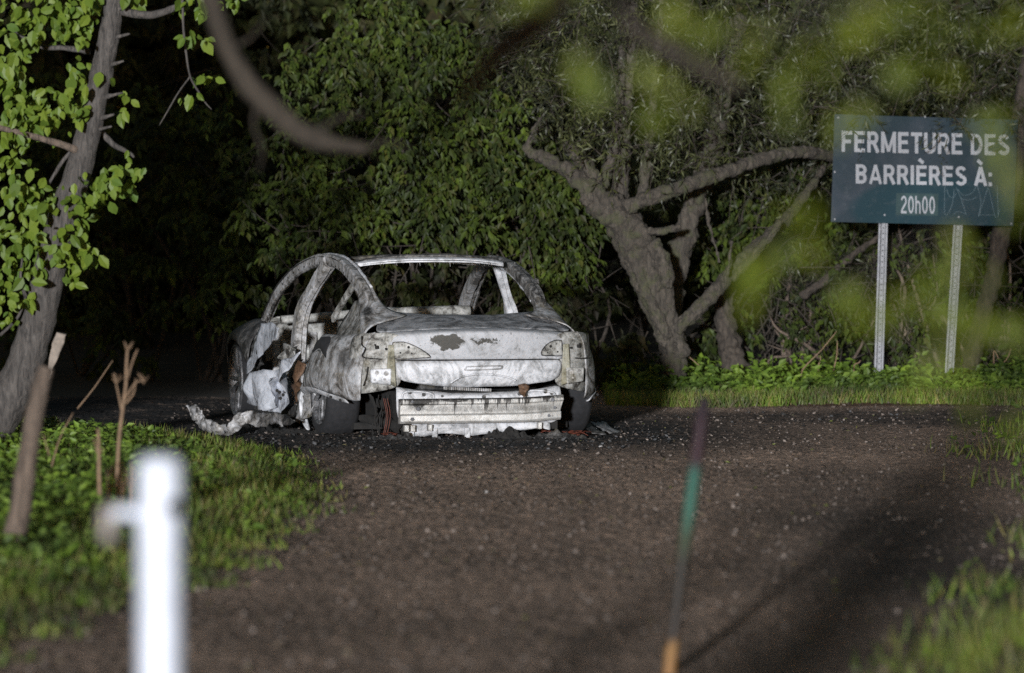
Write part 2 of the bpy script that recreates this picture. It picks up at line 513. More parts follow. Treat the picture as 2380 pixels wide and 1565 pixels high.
def gravel_material():
    m, nt, b = newmat('gravel road')
    v = obj_coords(nt)
    big = noise_node(nt, v, .55, 4, .6, .6)
    pat = noise_node(nt, v, 3.5, 5, .65)
    fine = noise_node(nt, v, 55, 4, .7)
    vor = nt.nodes.new('ShaderNodeTexVoronoi'); vor.inputs['Scale'].default_value = 60
    nt.links.new(v, vor.inputs['Vector'])
    trk = noise_node(nt, scaled(nt, v, (2.4, .10, 1)), 1.0, 3, .6, .3)
    f = math_n(nt, 'ADD', math_n(nt, 'MULTIPLY', big, .38), math_n(nt, 'MULTIPLY', pat, .30))
    f = math_n(nt, 'ADD', f, math_n(nt, 'MULTIPLY', trk, .32))
    col = ramp(nt, f, [(.38, (.28, .205, .157)), (.50, (.44, .322, .246)), (.62, (.54, .40, .308))])
    peb = ramp(nt, vor.outputs['Color'], [(.25, (.55, .55, .55)), (.75, (1.35, 1.3, 1.25))])
    col = mix(nt, .55, col, peb, 'MULTIPLY')
    # brown soil strip along the far verge, soot round the wreck, shade painted in beside it and at right
    soot = mask_box(nt, v, (-.75, 37.2, 0), (3.6, 5.0, 2.0), .5)  # soot, spread wider to paint in the shade beside the wreck
    soot = math_n(nt, 'MAXIMUM', soot, mask_box(nt, v, (-2.6, 39.6, 0), (2.6, 4.6, 2.0), .35))  # shade on the ground left of the wreck, painted dark
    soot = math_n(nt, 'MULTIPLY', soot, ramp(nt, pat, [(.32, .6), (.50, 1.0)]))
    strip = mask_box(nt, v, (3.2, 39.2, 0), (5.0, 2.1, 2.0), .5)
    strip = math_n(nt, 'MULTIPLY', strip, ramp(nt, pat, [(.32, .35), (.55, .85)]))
    painted_shadow = mask_box(nt, v, (1.75, 24.5, 0), (.9, 9.0, 2.0), .7)  # long cast shadow painted dark along the right of the road
    painted_shadow = math_n(nt, 'MULTIPLY', painted_shadow, ramp(nt, pat, [(.30, .3), (.55, .75)]))
    dk = math_n(nt, 'MAXIMUM', math_n(nt, 'MAXIMUM', soot, strip), painted_shadow)
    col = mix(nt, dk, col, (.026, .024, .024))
    earth = mask_box(nt, v, (3.6, 41.6, 0), (3.1, .62, 2.0), .4)
    col = mix(nt, earth, col, (.13, .075, .045))
    nt.links.new(col, b.inputs['Base Color'])
    b.inputs['Roughness'].default_value = .8
    b.inputs['Specular IOR Level'].default_value = .3
    if 'Diffuse Roughness' in b.inputs: b.inputs['Diffuse Roughness'].default_value = 1.0
    h = math_n(nt, 'ADD', math_n(nt, 'MULTIPLY', fine, 1.0), math_n(nt, 'MULTIPLY', noise_node(nt, v, 140, 3, .7), .6))
    bump(nt, b, h, 1.0, .035)
    return m
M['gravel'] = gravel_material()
M['soil'] = plain('dark leaf litter soil', (.055, .042, .03), .95, 0, .5, 6, .6, .03)
M['stone'] = leafmat('gravel stones', [(.06, .048, .04), (.09, .072, .06), (.30, .25, .22), (.075, .06, .05), (.06, .05, .042), (.10, .08, .066)], 0, .8, .2)
M['ashchip'] = leafmat('ash chips', [(.025, .025, .025), (.05, .05, .05), (.13, .13, .135), (.025, .025, .025), (.012, .012, .012), (.016, .016, .016), (.02, .02, .02), (.014, .014, .014)], 0, .8, .2)
M['whitestone'] = plain('pale stone', (.38, .36, .345), .8, 0, .2, 30, .3)

def grid_mesh(name, xs, ys, zfun, mat):
    XX, YY = np.meshgrid(xs, ys)
    ZZ = zfun(XX, YY)
    V = np.column_stack([XX.ravel(), YY.ravel(), ZZ.ravel()])
    nx, ny = len(xs), len(ys)
    i, j = np.meshgrid(np.arange(nx - 1), np.arange(ny - 1))
    a = (j * nx + i).ravel()
    F = np.column_stack([a, a + 1, a + 1 + nx, a + nx])
    return np_mesh(name, V, F, mat)

xs = np.concatenate([np.linspace(-800, -30, 12), np.linspace(-25, 25, 80), np.linspace(30, 800, 12)])
ys = np.concatenate([np.linspace(-200, -10, 8), np.linspace(-5, 70, 100), np.linspace(80, 1500, 14)])
def terr(X, Y):
    z = gz(X, Y)
    inside = (X > -3.3) & (X < 4.4) & (Y > 14.5) & (Y < 42.4)
    return np.where(inside, z - .10, z)
ground = grid_mesh('ground', xs, ys, terr, M['soil']); tag(ground, kind='structure')
rx = np.arange(-4.2, 5.2, .02); ry = np.arange(14.5, 43.2, .035)
def road_z(X, Y):
    z = gz(X, Y)
    n = rng.standard_normal(X.shape)
    n2 = rng.standard_normal((X.shape[0] // 4 + 2, X.shape[1] // 4 + 2)).repeat(4, 0).repeat(4, 1)[:X.shape[0], :X.shape[1]]
    return z + .0040 * n + .004
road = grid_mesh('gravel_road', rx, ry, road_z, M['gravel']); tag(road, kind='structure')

# loose stones in the road
def pebbles(name, P, size, mat, flat=.6):
    T = np.array([(1, 0, 0), (-1, 0, 0), (0, 1, 0), (0, -1, 0), (0, 0, 1), (0, 0, -1)], float)
    TF = np.array([(0, 2, 4), (2, 1, 4), (1, 3, 4), (3, 0, 4), (2, 0, 5), (1, 2, 5), (3, 1, 5), (0, 3, 5)])
    N = len(P)
    s = np.asarray(size)[:, None, None] * (0.7 + .6 * rng.random((N, 6, 1)))
    ang = rng.random(N) * 6.28
    c, sn = np.cos(ang), np.sin(ang)
    Rm = np.zeros((N, 3, 3)); Rm[:, 0, 0] = c; Rm[:, 0, 1] = -sn; Rm[:, 1, 0] = sn; Rm[:, 1, 1] = c; Rm[:, 2, 2] = flat
    tilt = rng.normal(0, .35, (N, 1, 3)) * 1.0
    V = np.einsum('nij,kj->nki', Rm, T) * s
    V = V + np.cross(np.broadcast_to(tilt, V.shape), V) + P[:, None, :]
    F = TF[None] + (np.arange(N) * 6)[:, None, None]
    return np_mesh(name, V.reshape(-1, 3), F.reshape(-1, 3), mat, None, False)
n = 15000
Y = 17 + 25 * rng.random(n) ** 1.2
X = -2.4 + 6.4 * rng.random(n)
k = (X > edgeL(Y) - .2) & (X < edgeR(Y) + .3)
X, Y = X[k], Y[k]
sz = .004 + .010 * rng.random(len(X)) ** 3
tag(pebbles('loose_gravel', np.column_stack([X, Y, gz(X, Y) + .006 + sz * .2]), sz, M['stone']), 'loose brown and grey gravel scattered over the road', 'gravel', kind='stuff')

# ash and burnt crumbs round the wreck
n = 2600
a = rng.random(n) * 6.28; q = np.sqrt(rng.random(n))
X = -.55 + 1.7 * q * np.cos(a); Y = 36.6 + 2.4 * q * np.sin(a) - .4 * q
X2 = 0.6 + 2.6 * rng.random(260); Y2 = 37 + 3.4 * rng.random(260)
X = np.concatenate([X, X2]); Y = np.concatenate([Y, Y2])
sz = .003 + .014 * rng.random(len(X)) ** 4
tag(pebbles('ash_crumbs', np.column_stack([X, Y, gz(X, Y) + .008 + sz * .3]), sz, M['ashchip'], .45), 'grey and black ash crumbs strewn around the burnt car', 'ash', kind='stuff')

def blob_stone(name, loc, r, mat, seed, flat=.6):
    bm = bmesh.new()
    bmesh.ops.create_icosphere(bm, subdivisions=2, radius=r)
    for v in bm.verts:
        v.co *= 1 + .45 * mnoise.noise(v.co / r * .9 + Vector((seed * 3.7, 0, 0)))
        v.co.z *= flat
    o = bm_obj(name, bm, mat, None, False)
    o.location = loc
    return o
for i, (px, py, r, lab) in enumerate([(1130, 1142, .016, 'pale stone the size of an egg lying alone on the road below the car'),
                                      (1312, 1240, .010, 'small pale chip on the road right of the middle'),
                                      (2215, 1088 + 20, .010, 'small pale chip on the road below the sign'),
                                      (2205 - 20, 1210, .012, 'small pale chip in the shaded part of the road at right'),
                                      (1920, 1375, .012, 'small reddish pale stone on the road right of the green stake'),
                                      (1396, 1040, .014, 'pale chip on the road just below the right end of the bumper beam')]):
    Yg = CAM_H * FPX / (py - HY)
    p = at(px, py, Yg)
    o = blob_stone('stone', (p.x, p.y, float(gz(p.x, p.y)) + r * .4), r, M['whitestone'], i)
    tag(o, lab, 'stone', 'single pale stones on the road')

# ------------------------------------------------------------------ grass and weeds
def blades(name, X, Y, h, wd, mat, label, lean=.35, zoff=0.0):
    N = len(X)
    pos = np.column_stack([X, Y, gz(X, Y) + zoff])
    tip = np.column_stack([rng.normal(0, lean, N), rng.normal(0, lean, N), np.ones(N)])
    hint = np.column_stack([rng.normal(0, .8, N), -np.ones(N), rng.normal(0, .3, N)])
    o = leaf_obj(name, pos, tip, hint, h, wd, BLADE, mat)
    return tag(o, label, 'grass', kind='stuff')
def weeds(name, X, Y, hmax, ln, mat, label, per=7):
    N = len(X)
    X = np.repeat(X, per) + rng.normal(0, .03, N * per); Y = np.repeat(Y, per) + rng.normal(0, .03, N * per)
    H = np.repeat(hmax, per) * rng.random(N * per) ** .7
    pos = np.column_stack([X, Y, gz(X, Y) + H])
    tip = np.column_stack([rng.normal(0, 1, N * per), rng.normal(-.3, .8, N * per), rng.normal(-.05, .5, N * per)])
    hint = np.column_stack([rng.normal(0, .5, N * per), rng.normal(-.6, .5, N * per), np.ones(N * per) * .8])
    L = ln * (.6 + .8 * rng.random(N * per))
    o = leaf_obj(name, pos, tip, hint, L, L * .62, LEAF_SIMPLE, mat)
    return tag(o, label, 'weeds', kind='stuff')

# left verge
n = 60000
Y = 16.5 + 19.9 * rng.random(n); X = -3.4 + 2.8 * rng.random(n)
ed = edgeL(Y) + .10 * np.sin(Y * 5.1) + .07 * np.sin(Y * 13.7 + 1) + rng.normal(0, .05, n)
k = (X < ed)
X, Y = X[k], Y[k]
h = (.03 + .10 * rng.random(len(X)) ** 1.6) * (.6 + .4 * smooth(0, .4, edgeL(Y) - X))
blades('grass_verge', X, Y, h, .006, M['grass'], 'short lush grass on the verge left of the road')
n = 2600
Y = 18 + 17 * rng.random(n); X = -3.2 + 2.2 * rng.random(n)
k = (X < edgeL(Y) - .1 + rng.normal(0, .08, n)) & (rng.random(n) < .25 + .75 * smooth(.2, .9, edgeL(Y) - X))
X, Y = X[k], Y[k]
hm = .05 + .09 * smooth(.3, 1.1, edgeL(Y) - X)
weeds('leafy_weeds', X, Y, hm, .045, M['leaf_weed'], 'knee-low leafy weeds among the grass at left', 9)
# far verge under the sign
n = 34000
X = .7 + 4.6 * rng.random(n); Y = 41.25 + 1.9 * rng.random(n)
k = Y > 41.45 + .12 * np.sin(X * 3.1) + rng.normal(0, .05, n)
X, Y = X[k], Y[k]
blades('far_grass', X, Y, (.05 + .08 * rng.random(len(X))), .007, M['grass'], 'grass strip along the far edge of the road under the sign')
n = 2300
X = .75 + 4.6 * rng.random(n); Y = 41.95 + 1.5 * rng.random(n)
weeds('verge_weeds', X, Y, .05 + .11 * rng.random(n), .055, M['leaf_weed'], 'bright leafy weeds on the bank at the foot of the sign', 9)
n = 420
X = .75 + 4.6 * rng.random(n); Y = 41.9 + 1.6 * rng.random(n)
k = (np.abs(X - 2.77) > .22) & (np.abs(X - 3.30) > .22)
X, Y = X[k], Y[k]
weeds('tall_weeds', X, Y, .12 + .16 * rng.random(len(X)), .065, M['leaf_weed'], 'taller leafy weeds sticking out of the bank under the sign', 10)
n = 420
Y = 18 + 22 * rng.random(n); X = -1.2 + 4.2 * rng.random(n)
k = (X > edgeL(Y)) & (X < edgeR(Y))
X, Y = X[k], Y[k]
tag(leaf_obj('fallen_leaves', np.column_stack([X, Y, gz(X, Y) + .012]), rng.standard_normal((len(X), 3)) * np.array([1, 1, .25]), rng.standard_normal((len(X), 3)) * .5 + np.array([0, -.5, 1]), .012 + .03 * rng.random(len(X)) ** 2, .010 + .008 * rng.random(len(X)), LEAF_SIMPLE,
             leafmat('leaf litter', [(.10, .07, .04), (.16, .12, .07), (.13, .16, .03), (.22, .18, .12), (.08, .055, .035)], .1)), 'small fallen leaves and straw littering the road', 'leaf litter', kind='stuff')
# right verge, sparse and patchy
n = 15000
Y = 16 + 24 * rng.random(n); X = .6 + 4.2 * rng.random(n)
pn = np.sin(X * 4.1 + Y * 1.3) + np.sin(Y * 2.3 - X * 2.0 + 2)
k = (X > edgeR(Y) + .05 + .16 * pn * (Y > 21) + rng.normal(0, .12, n))
X, Y = X[k], Y[k]
blades('right_grass', X, Y, (.05 + .09 * rng.random(len(X))), .007, M['grass'], 'ragged grass on the verge at the right edge')
n = 520
Y = 17 + 23 * rng.random(n); X = 1.0 + 3.6 * rng.random(n)
k = (X > edgeR(Y) + .08 + rng.normal(0, .12, n))
X, Y = X[k], Y[k]
weeds('right_weeds', X, Y, np.full(len(X), .15), .05, M['leaf_weed'], 'low leafy weeds on the verge at the right edge', 7)

# ------------------------------------------------------------------ the burnt car
CAR_O = (-.395, 36.70); CAR_YAW = R(13.5)
car = empty('burnt_car', (CAR_O[0], CAR_O[1], 0), CAR_YAW)
tag(car, 'burnt-out ash grey saloon car with no glass, sunk on its wheels', 'car')
_cr = (math.cos(CAR_YAW), math.sin(CAR_YAW)); _cf = (-math.sin(CAR_YAW), math.cos(CAR_YAW))
def carL(px, py, x):
    """point on the car's lengthwise plane at sideways offset x that stands at this place of the photograph"""
    k_ = (px - HX) / FPX
    bx, by = CAR_O[0] + x * _cr[0], CAR_O[1] + x * _cr[1]
    y = (k_ * by - bx) / (_cf[0] - k_ * _cf[1])
    Yw = by + y * _cf[1]
    return (x, y, CAM_H - (py - HY) / FPX * Yw)
def car_to_world(p):
    return Vector((CAR_O[0] + p[0] * _cr[0] + p[1] * _cf[0], CAR_O[1] + p[0] * _cr[1] + p[1] * _cf[1], p[2]))

def beam_sweep(name, P, size, mat, parent, n=5, amp=0.0):
    """box-section sweep, size list of (wx, wn)"""
    A = catmull(np.column_stack([np.array(P, float), np.array(size, float)]), n)
    C, S = A[:, :3], A[:, 3:]
    T = nrmz(np.gradient(C, axis=0))
    V, F = [], []
    prof = [(-1, -.75), (-.75, -1), (.1, -1), (.1, -.72), (1, -.68), (1, .5), (.25, .55), (.1, 1), (-.75, 1), (-1, .8)]
    for i in range(len(C)):
        s = np.array([1.0, 0, 0]); s = s - T[i] * np.dot(s, T[i]); s /= np.linalg.norm(s)
        u = np.cross(s, T[i])
        for a, b in prof: V.append(C[i] + s * a * S[i, 0] / 2 + u * b * S[i, 1] / 2)
    m = len(prof)
    for i in range(len(C) - 1):
        for j in range(m): F.append((i * m + j, i * m + (j + 1) % m, (i + 1) * m + (j + 1) % m, (i + 1) * m + j))
    F.append(tuple(range(m))[::-1]); F.append(tuple(range(len(V) - m, len(V))))
    o = py_mesh(name, V, F, mat, parent, False)
    if amp:
        tx = bpy.data.textures.new('warp', 'CLOUDS'); tx.noise_scale = .12
        d = o.modifiers.new('warp', 'DISPLACE'); d.texture = tx; d.strength = amp; d.texture_coords = 'LOCAL'
    return o

for s in (-1, 1):
    if s > 0: RP = [(.73, 2.74, .46), (.705, 2.60, .68), (.68, 2.25, .885), (.63, 1.85, 1.025), (.59, 1.42, 1.095), (.565, 1.05, 1.105), (.555, .6, 1.065), (.545, .15, .972), (.545, -.10, .888), (.545, -.27, .80), (.54, -.40, .72)]
    fr = beam_sweep('side_frame', RP if s > 0 else [(s * .73, 2.74, .46), (s * .705, 2.60, .68), (s * .68, 2.25, .885), (s * .64, 1.85, 1.025), (s * .605, 1.42, 1.098),
                              (s * .585, 1.05, 1.115), (s * .58, .6, 1.09), (s * .585, .15, 1.005), (s * .575, -.10, .915), (s * .565, -.27, .825), (s * .56, -.40, .74)],
               [(.06, .085), (.06, .08), (.055, .07), (.06, .07), (.07, .07), (.075, .075), (.075, .08), (.08, .09), (.075, .095), (.06, .08), (.05, .06)] if s < 0 else
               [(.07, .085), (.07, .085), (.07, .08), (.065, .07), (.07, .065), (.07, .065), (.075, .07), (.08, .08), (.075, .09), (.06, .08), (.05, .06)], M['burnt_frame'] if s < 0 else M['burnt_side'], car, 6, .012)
    if s > 0: beam_sweep('windscreen_pillar', [(.725, 2.72, .50), (.69, 2.58, .69), (.655, 2.25, .875), (.62, 1.85, 1.005), (.585, 1.5, 1.07), (.565, 1.2, 1.085)], [(.11, .10), (.105, .095), (.095, .085), (.085, .075), (.07, .06), (.05, .04)], M['burnt_frame'], car, 6, .015)
    geos = []
    for i_ in range(16):
        t_ = .1 + .8 * i_ / 15
        yy = 2.3 - 2.4 * t_
        zz = float(np.interp(-yy, [-2.25, -1.85, -1.42, -1.05, -.6, -.15, .2], [.885, 1.025, 1.095, 1.11, 1.085, 1.005, .905]))
        xx = float(np.interp(-yy, [-2.25, -1.42, -1.05, -.15, .2], [.68, .605, .585, .59, .565])) * s
        geos.append(disc_geo((xx - .036, yy, zz - .012), .006 + .004 * random.random(), (-1, 0, 0), (0, 0, 1), 8, .002))
    py_mesh('bolt_hole', *join_geo(geos), M['hole'], fr)['kind'] = 'stuff'
    RL = [(.705, 2.60, .68), (.68, 2.25, .885), (.64, 1.85, 1.025), (.605, 1.42, 1.098), (.585, 1.05, 1.115), (.58, .6, 1.09), (.585, .15, 1.005), (.575, -.10, .915)]
    if s < 0:
        tube('door_seal_channel', [(-a - .012, b_ - .01, c - .036) for a, b_, c in RL], [.010] * 8, M['burnt_side'], fr, 6, 6, .2)
        tube('roof_seam', [(-a - .034, b_, c + .020) for a, b_, c in RL], [.0045] * 8, M['hole'], fr, 5, 6, .3)
        tube('roof_flange', [(-a + .030, b_, c + .034) for a, b_, c in RL], [.010] * 8, M['burnt_white'], fr, 6, 6, .2)
    else:
        tube('roof_flange', [(a - .03, b_, c - .03) for a, b_, c in RP[1:9]], [.011] * 8, M['burnt_white'], fr, 6, 6, .25)
    if s < 0:
        PB = [(-.60, .98, 1.09), (-.655, 1.20, .93), (-.70, 1.38, .75), (-.735, 1.36, .45), (-.745, 1.33, .08)]
    else:
        PB = [(.575, 1.12, 1.09), (.64, 1.20, .93), (.72, 1.32, .75), (.745, 1.33, .45), (.745, 1.33, .08)]
    beam_sweep('pillar', PB, [(.075, .10), (.06, .09), (.075, .12), (.085, .16), (.11, .20)], M['burnt_white'] if s > 0 else M['burnt_frame'], car, 5, .012)
    if s < 0:   # the pillar's inner leaf stands behind the outer one with a dark fold between
        beam_sweep('pillar_inner_leaf', [(p[0] + .045, p[1] + .10, p[2] - .01) for p in PB], [(.05, .05), (.045, .05), (.05, .06), (.06, .08), (.07, .1)], M['burnt_white'], car, 5, .012)
    # saddle where the rear pillar spreads into the deck and the quarter panel
    sad = [[(.535, -.05, .965), (.528, -.20, .895), (.512, -.32, .835), (.465, -.405, .792), (.36, -.43, .781)],
           [(.575, -.06, .965), (.575, -.22, .890), (.570, -.36, .825), (.545, -.475, .780), (.46, -.54, .765)],
           [(.615, -.03, .945), (.635, -.17, .870), (.645, -.30, .805), (.655, -.43, .755), (.63, -.58, .728)],
           [(.617, -.02, .928), (.640, -.15, .850), (.660, -.29, .775), (.695, -.46, .70), (.69, -.61, .685)],
           [(.600, -.02, .918), (.618, -.14, .835), (.640, -.28, .745), (.70, -.47, .655), (.71, -.62, .63)]]
    if s > 0: sad = [[(a * .965, b_, c - .055 * min(1, max(0, (c - .78) / .15))) for a, b_, c in r] for r in sad]
    patch('pillar_foot', [[(s * a, b_, c) for a, b_, c in r] for r in sad], M['burnt'], car, .006, 2, amp=.008, nscale=7)
    box('sill', min(s * .70, s * .80), max(s * .70, s * .80), .35, 2.55, .03, .15, M['burnt_dark'], car, .02)
# quarter window bar in the left rear opening
beam_sweep('quarter_window_bar', [(-.60, .12, .985), (-.64, .30, .86), (-.68, .46, .735)], [(.025, .05)] * 3, M['burnt_tan'], car)
beam_sweep('quarter_window_bar', [(.60, .12, .985), (.64, .25, .86), (.68, .36, .735)], [(.025, .05)] * 3, M['burnt_dark'], car)
# cross bars of the roof
def cross(name, y0, z0, arch, half, wy, hz, mat, bow=0.0, xc=0.0):
    P = [(x + xc, y0 - bow * (x / half) ** 2, z0 - arch * abs(x / half) ** 2.6) for x in np.linspace(-half, half, 13)]
    V, F = [], []
    prof = [(-1, -1), (1, -1), (1.0, .4), (.5, 1), (-.5, 1), (-1, .4)]
    for p in P:
        for a, b in prof: V.append((p[0], p[1] + a * wy / 2, p[2] + b * hz / 2))
    m = len(prof)
    for i in range(len(P) - 1):
        for j in range(m): F.append((i * m + j, i * m + (j + 1) % m, (i + 1) * m + (j + 1) % m, (i + 1) * m + j))
    F += [tuple(range(m))[::-1], tuple(range(len(V) - m, len(V)))]
    o = py_mesh(name, V, F, mat, car, False)
    tx = bpy.data.textures.new('warp', 'CLOUDS'); tx.noise_scale = .15
    sb = o.modifiers.new('sub', 'SUBSURF'); sb.subdivision_type = 'SIMPLE'; sb.levels = sb.render_levels = 2
    d = o.modifiers.new('warp', 'DISPLACE'); d.texture = tx; d.strength = .008; d.texture_coords = 'LOCAL'
    return o
cross('roof_crossbar', .30, 1.122, .030, .485, .10, .030, M['burnt_white'], -.14, -.045)
cross('roof_crossbar', .42, 1.147, .050, .51, .06, .022, M['burnt_dark'], -.12, -.03)
cross('roof_seam', .243, 1.119, .030, .46, .012, .004, M['hole'], -.14, -.045)
cross('roof_crossbar', 1.0, 1.140, .030, .55, .08, .024, M['burnt_dark'])
cross('windscreen_header', 1.78, 1.105, .03, .60, .10, .03, M['burnt_frame'], .10)
# roof front edge drip: thin charred strands under the crossbar
geos = []
for i in range(14):
    x = random.uniform(-.45, .5); L = random.uniform(.01, .03)
    geos.append(tube_geo([(x, .24, 1.105), (x + .003, .24, 1.105 - L)], [.002, .001], 4, 1))
py_mesh('charred_strand', *join_geo(geos), M['burnt_tan'], car)['kind'] = 'stuff'

# rear deck and boot lid
def arcrow(half, yc, ye, zc, ze, n=9, p=2.2, wx=1.0):
    return [(x, yc + (ye - yc) * abs(x / half) ** p, zc + (ze - zc) * abs(x / half) ** p) for x in np.linspace(-half, half, n)]
patch('rear_deck', [arcrow(.50, -.36, -.26, .772, .80), arcrow(.53, -.40, -.34, .775, .788), arcrow(.58, -.52, -.47, .757, .742),
                    arcrow(.62, -.66, -.60, .727, .70), arcrow(.64, -.765, -.67, .697, .672)], M['burnt_deck'], car, .006, 2, amp=.012, nscale=5)
lid = patch('boot_lid', [arcrow(.60, -.78, -.70, .700, .668), arcrow(.60, -.855, -.735, .690, .655), arcrow(.595, -.872, -.75, .678, .645), arcrow(.58, -.868, -.765, .64, .62),
                   arcrow(.56, -.852, -.775, .57, .565), arcrow(.545, -.840, -.785, .512, .512), arcrow(.54, -.825, -.785, .502, .502)], M['burnt_lid'], car, .006, 2, amp=.008, nscale=4)
# lower lid panel with number plate recess
def lowrow(z, half, y, drop=0.0):
    return [(x, y + .07 * abs(x / .53) ** 2.5, z + drop * abs(x / half) ** 4) for x in np.linspace(-half, half, 13)]
low = patch('boot_lid_lower_panel', [lowrow(.498, .528, -.845), lowrow(.485, .535, -.865), lowrow(.45, .535, -.872), lowrow(.40, .525, -.862), lowrow(.365, .50, -.852, .012), lowrow(.345, .46, -.845, .02), lowrow(.335, .42, -.825, .03)],
            M['burnt_white'], car, .008, 2, amp=.014, nscale=5)
slot = []
for i in range(16):
    t = i / 15
    slot.append((-.105 + .225 * t, -.885, .455))
V, F = join_geo([tube_geo([(-.10, -.879, .462), (-.105, -.881, .450), (-.095, -.881, .440), (.11, -.881, .446), (.125, -.881, .455), (.115, -.879, .466), (-.10, -.879, .462)], [.004] * 7, 6, 4)])
py_mesh('plate_slot', V, F, M['burnt_frame'], low, True)
V, F = join_geo([tube_geo([(-.20, -.873, .36), (-.14, -.879, .395), (-.05, -.881, .412), (.06, -.881, .412), (.16, -.879, .395), (.22, -.873, .372)], [.006] * 6, 6, 4)])
py_mesh('pressed_ridge', V, F, M['burnt_white'], low, True)
# thin dark shut line between the two
tube('shut_line', [(x, -.852 + .07 * abs(x / .53) ** 2.5, .503) for x in np.linspace(-.53, .53, 9)], [.0045] * 9, M['hole'], car, 6, 2)

def plate(name, pts, th, mat, parent, bev=.006):
    """a closed flat piece: pts in order, extruded towards the rear"""
    n_ = len(pts)
    V = [tuple(p) for p in pts] + [(p[0], p[1] - th, p[2]) for p in pts]
    F = [tuple(range(n_))[::-1], tuple(range(n_, 2 * n_))] + [(i, (i + 1) % n_, n_ + (i + 1) % n_, n_ + i) for i in range(n_)]
    bm = bmesh.new()
    vv = [bm.verts.new(v) for v in V]
    for f in F: bm.faces.new([vv[i] for i in f])
    o = bm_obj(name, bm, mat, parent)
    b_ = o.modifiers.new('bevel', 'BEVEL'); b_.width = bev; b_.segments = 2
    return o
def ylid(x): return -.860 + .085 * abs(x / .57) ** 2.2
for s in (-1, 1):
    # lamp recess in the lid
    prof = [(.555, .615), (.555, .515), (.47, .512), (.38, .518), (.325, .523), (.36, .556), (.42, .592), (.49, .618)]
    if s > 0: prof = [(.535, .622), (.545, .53), (.46, .528), (.40, .530), (.405, .565), (.44, .60), (.49, .622)]
    pk = plate('lamp_recess', [(s * a, ylid(a) - .004, z) for a, z in prof], .010, M['burnt_tan'], car, .004)
    V, F = join_geo([tube_geo([(s * a, ylid(a) - .012, z) for a, z in prof + [prof[0]]], [.0035] * (len(prof) + 1), 5, 2)])
    py_mesh('recess_rim', V, F, M['burnt_dark'], pk, True)
    geos = [disc_geo((s * a, ylid(a) - .0145, z), r, (0, -1, 0), (0, 0, 1), 10, .002) for a, z, r in [(.46, .585, .009), (.44, .545, .005), (.51, .55, .006), (.50, .60, .004)]]
    dots('mounting_hole', geos, M['hole'], pk)
    # corner behind the lost tail lamp
    cp = patch('rear_corner_panel', [[(s * .50, -.775, .675), (s * .62, -.745, .675), (s * .70, -.68, .67), (s * .755, -.55, .665)],
                                     [(s * .50, -.785, .60), (s * .62, -.762, .60), (s * .705, -.71, .60), (s * .775, -.56, .60)],
                                     [(s * .50, -.785, .52), (s * .62, -.735, .515), (s * .71, -.685, .515), (s * .785, -.55, .515)],
                                     [(s * .50, -.79, .46), (s * .62, -.765, .455), (s * .71, -.70, .455), (s * .785, -.55, .455)],
                                     [(s * .50, -.775, .40), (s * .62, -.75, .395), (s * .70, -.69, .39), (s * .775, -.55, .38)],
                                     [(s * .50, -.765, .335), (s * .61, -.735, .31), (s * .69, -.68, .295), (s * .76, -.55, .28)]], M['burnt_tan'], car, .008, 2, amp=.02, nscale=7)
    br = plate('lamp_bracket', [(s * .565, -.775, .452), (s * .695, -.735, .448), (s * .69, -.735, .36), (s * .57, -.775, .345)], .035, M['burnt_white'] if s < 0 else M['burnt_tan'], car, .01)
    geos = [disc_geo((s * a, -.812 + (a - .565) * .3, z), r, (0, -1, 0), (0, 0, 1), 10, .006) for a, z, r in [(.60, .42, .016), (.655, .425, .013), (.61, .385, .008), (.67, .38, .008)]]
    dots('bolt', geos, M['burnt_frame'], br)
    geos = [disc_geo((s * a, y_, z), r, (-.0, -1, 0), (0, 0, 1), 8, .003) for a, y_, z, r in [(.60, -.793, .575, .008), (.665, -.765, .60, .006)]]
    dots('mounting_hole', geos, M['hole'], cp)
    # quarter panel
    qr = [[(.74, .37, .640), (.75, .12, .645), (.745, -.14, .640), (.725, -.36, .645), (.70, -.52, .66), (.64, -.74, .675)],
          [(.765, .37, .640), (.785, .12, .650), (.78, -.14, .645), (.755, -.37, .655), (.715, -.53, .668), (.66, -.73, .672)],
          [(.80, .36, .595), (.82, .12, .615), (.815, -.14, .615), (.79, -.38, .615), (.75, -.55, .615), (.70, -.70, .625)],
          [(.85, .34, .53), (.87, .12, .555), (.865, -.15, .56), (.835, -.38, .55), (.79, -.55, .54), (.725, -.68, .53)],
          [(.885, .36, .40), (.91, .13, .44), (.90, -.15, .44), (.86, -.40, .41), (.805, -.55, .40), (.735, -.67, .39)],
          [(.90, .40, .29), (.925, .16, .325), (.918, -.14, .325), (.872, -.40, .29), (.805, -.54, .27), (.735, -.65, .26)],
          [(.86, .40, .275), (.885, .16, .30), (.88, -.13, .30), (.84, -.38, .27), (.78, -.51, .25), (.72, -.62, .24)]]
    patch('inner_side_panel', [[(s * a, b_, c) for a, b_, c in r] for r in [[(.60, .20, .86), (.59, .02, .87), (.585, -.18, .80), (.60, -.40, .735)], [(.64, .36, .70), (.63, .10, .74), (.62, -.16, .72), (.63, -.42, .68)], [(.70, .38, .62), (.70, .10, .63), (.69, -.16, .62), (.68, -.44, .62)], [(.72, .38, .50), (.72, .10, .52), (.72, -.16, .52), (.70, -.44, .52)]]], M['burnt_inner'], car, .006, 2, amp=.03, nscale=9)
    patch('quarter_panel', [[(s * a, b_, c) for a, b_, c in r] for r in qr], M['burnt'], car, .006, 2, amp=.02, nscale=5)
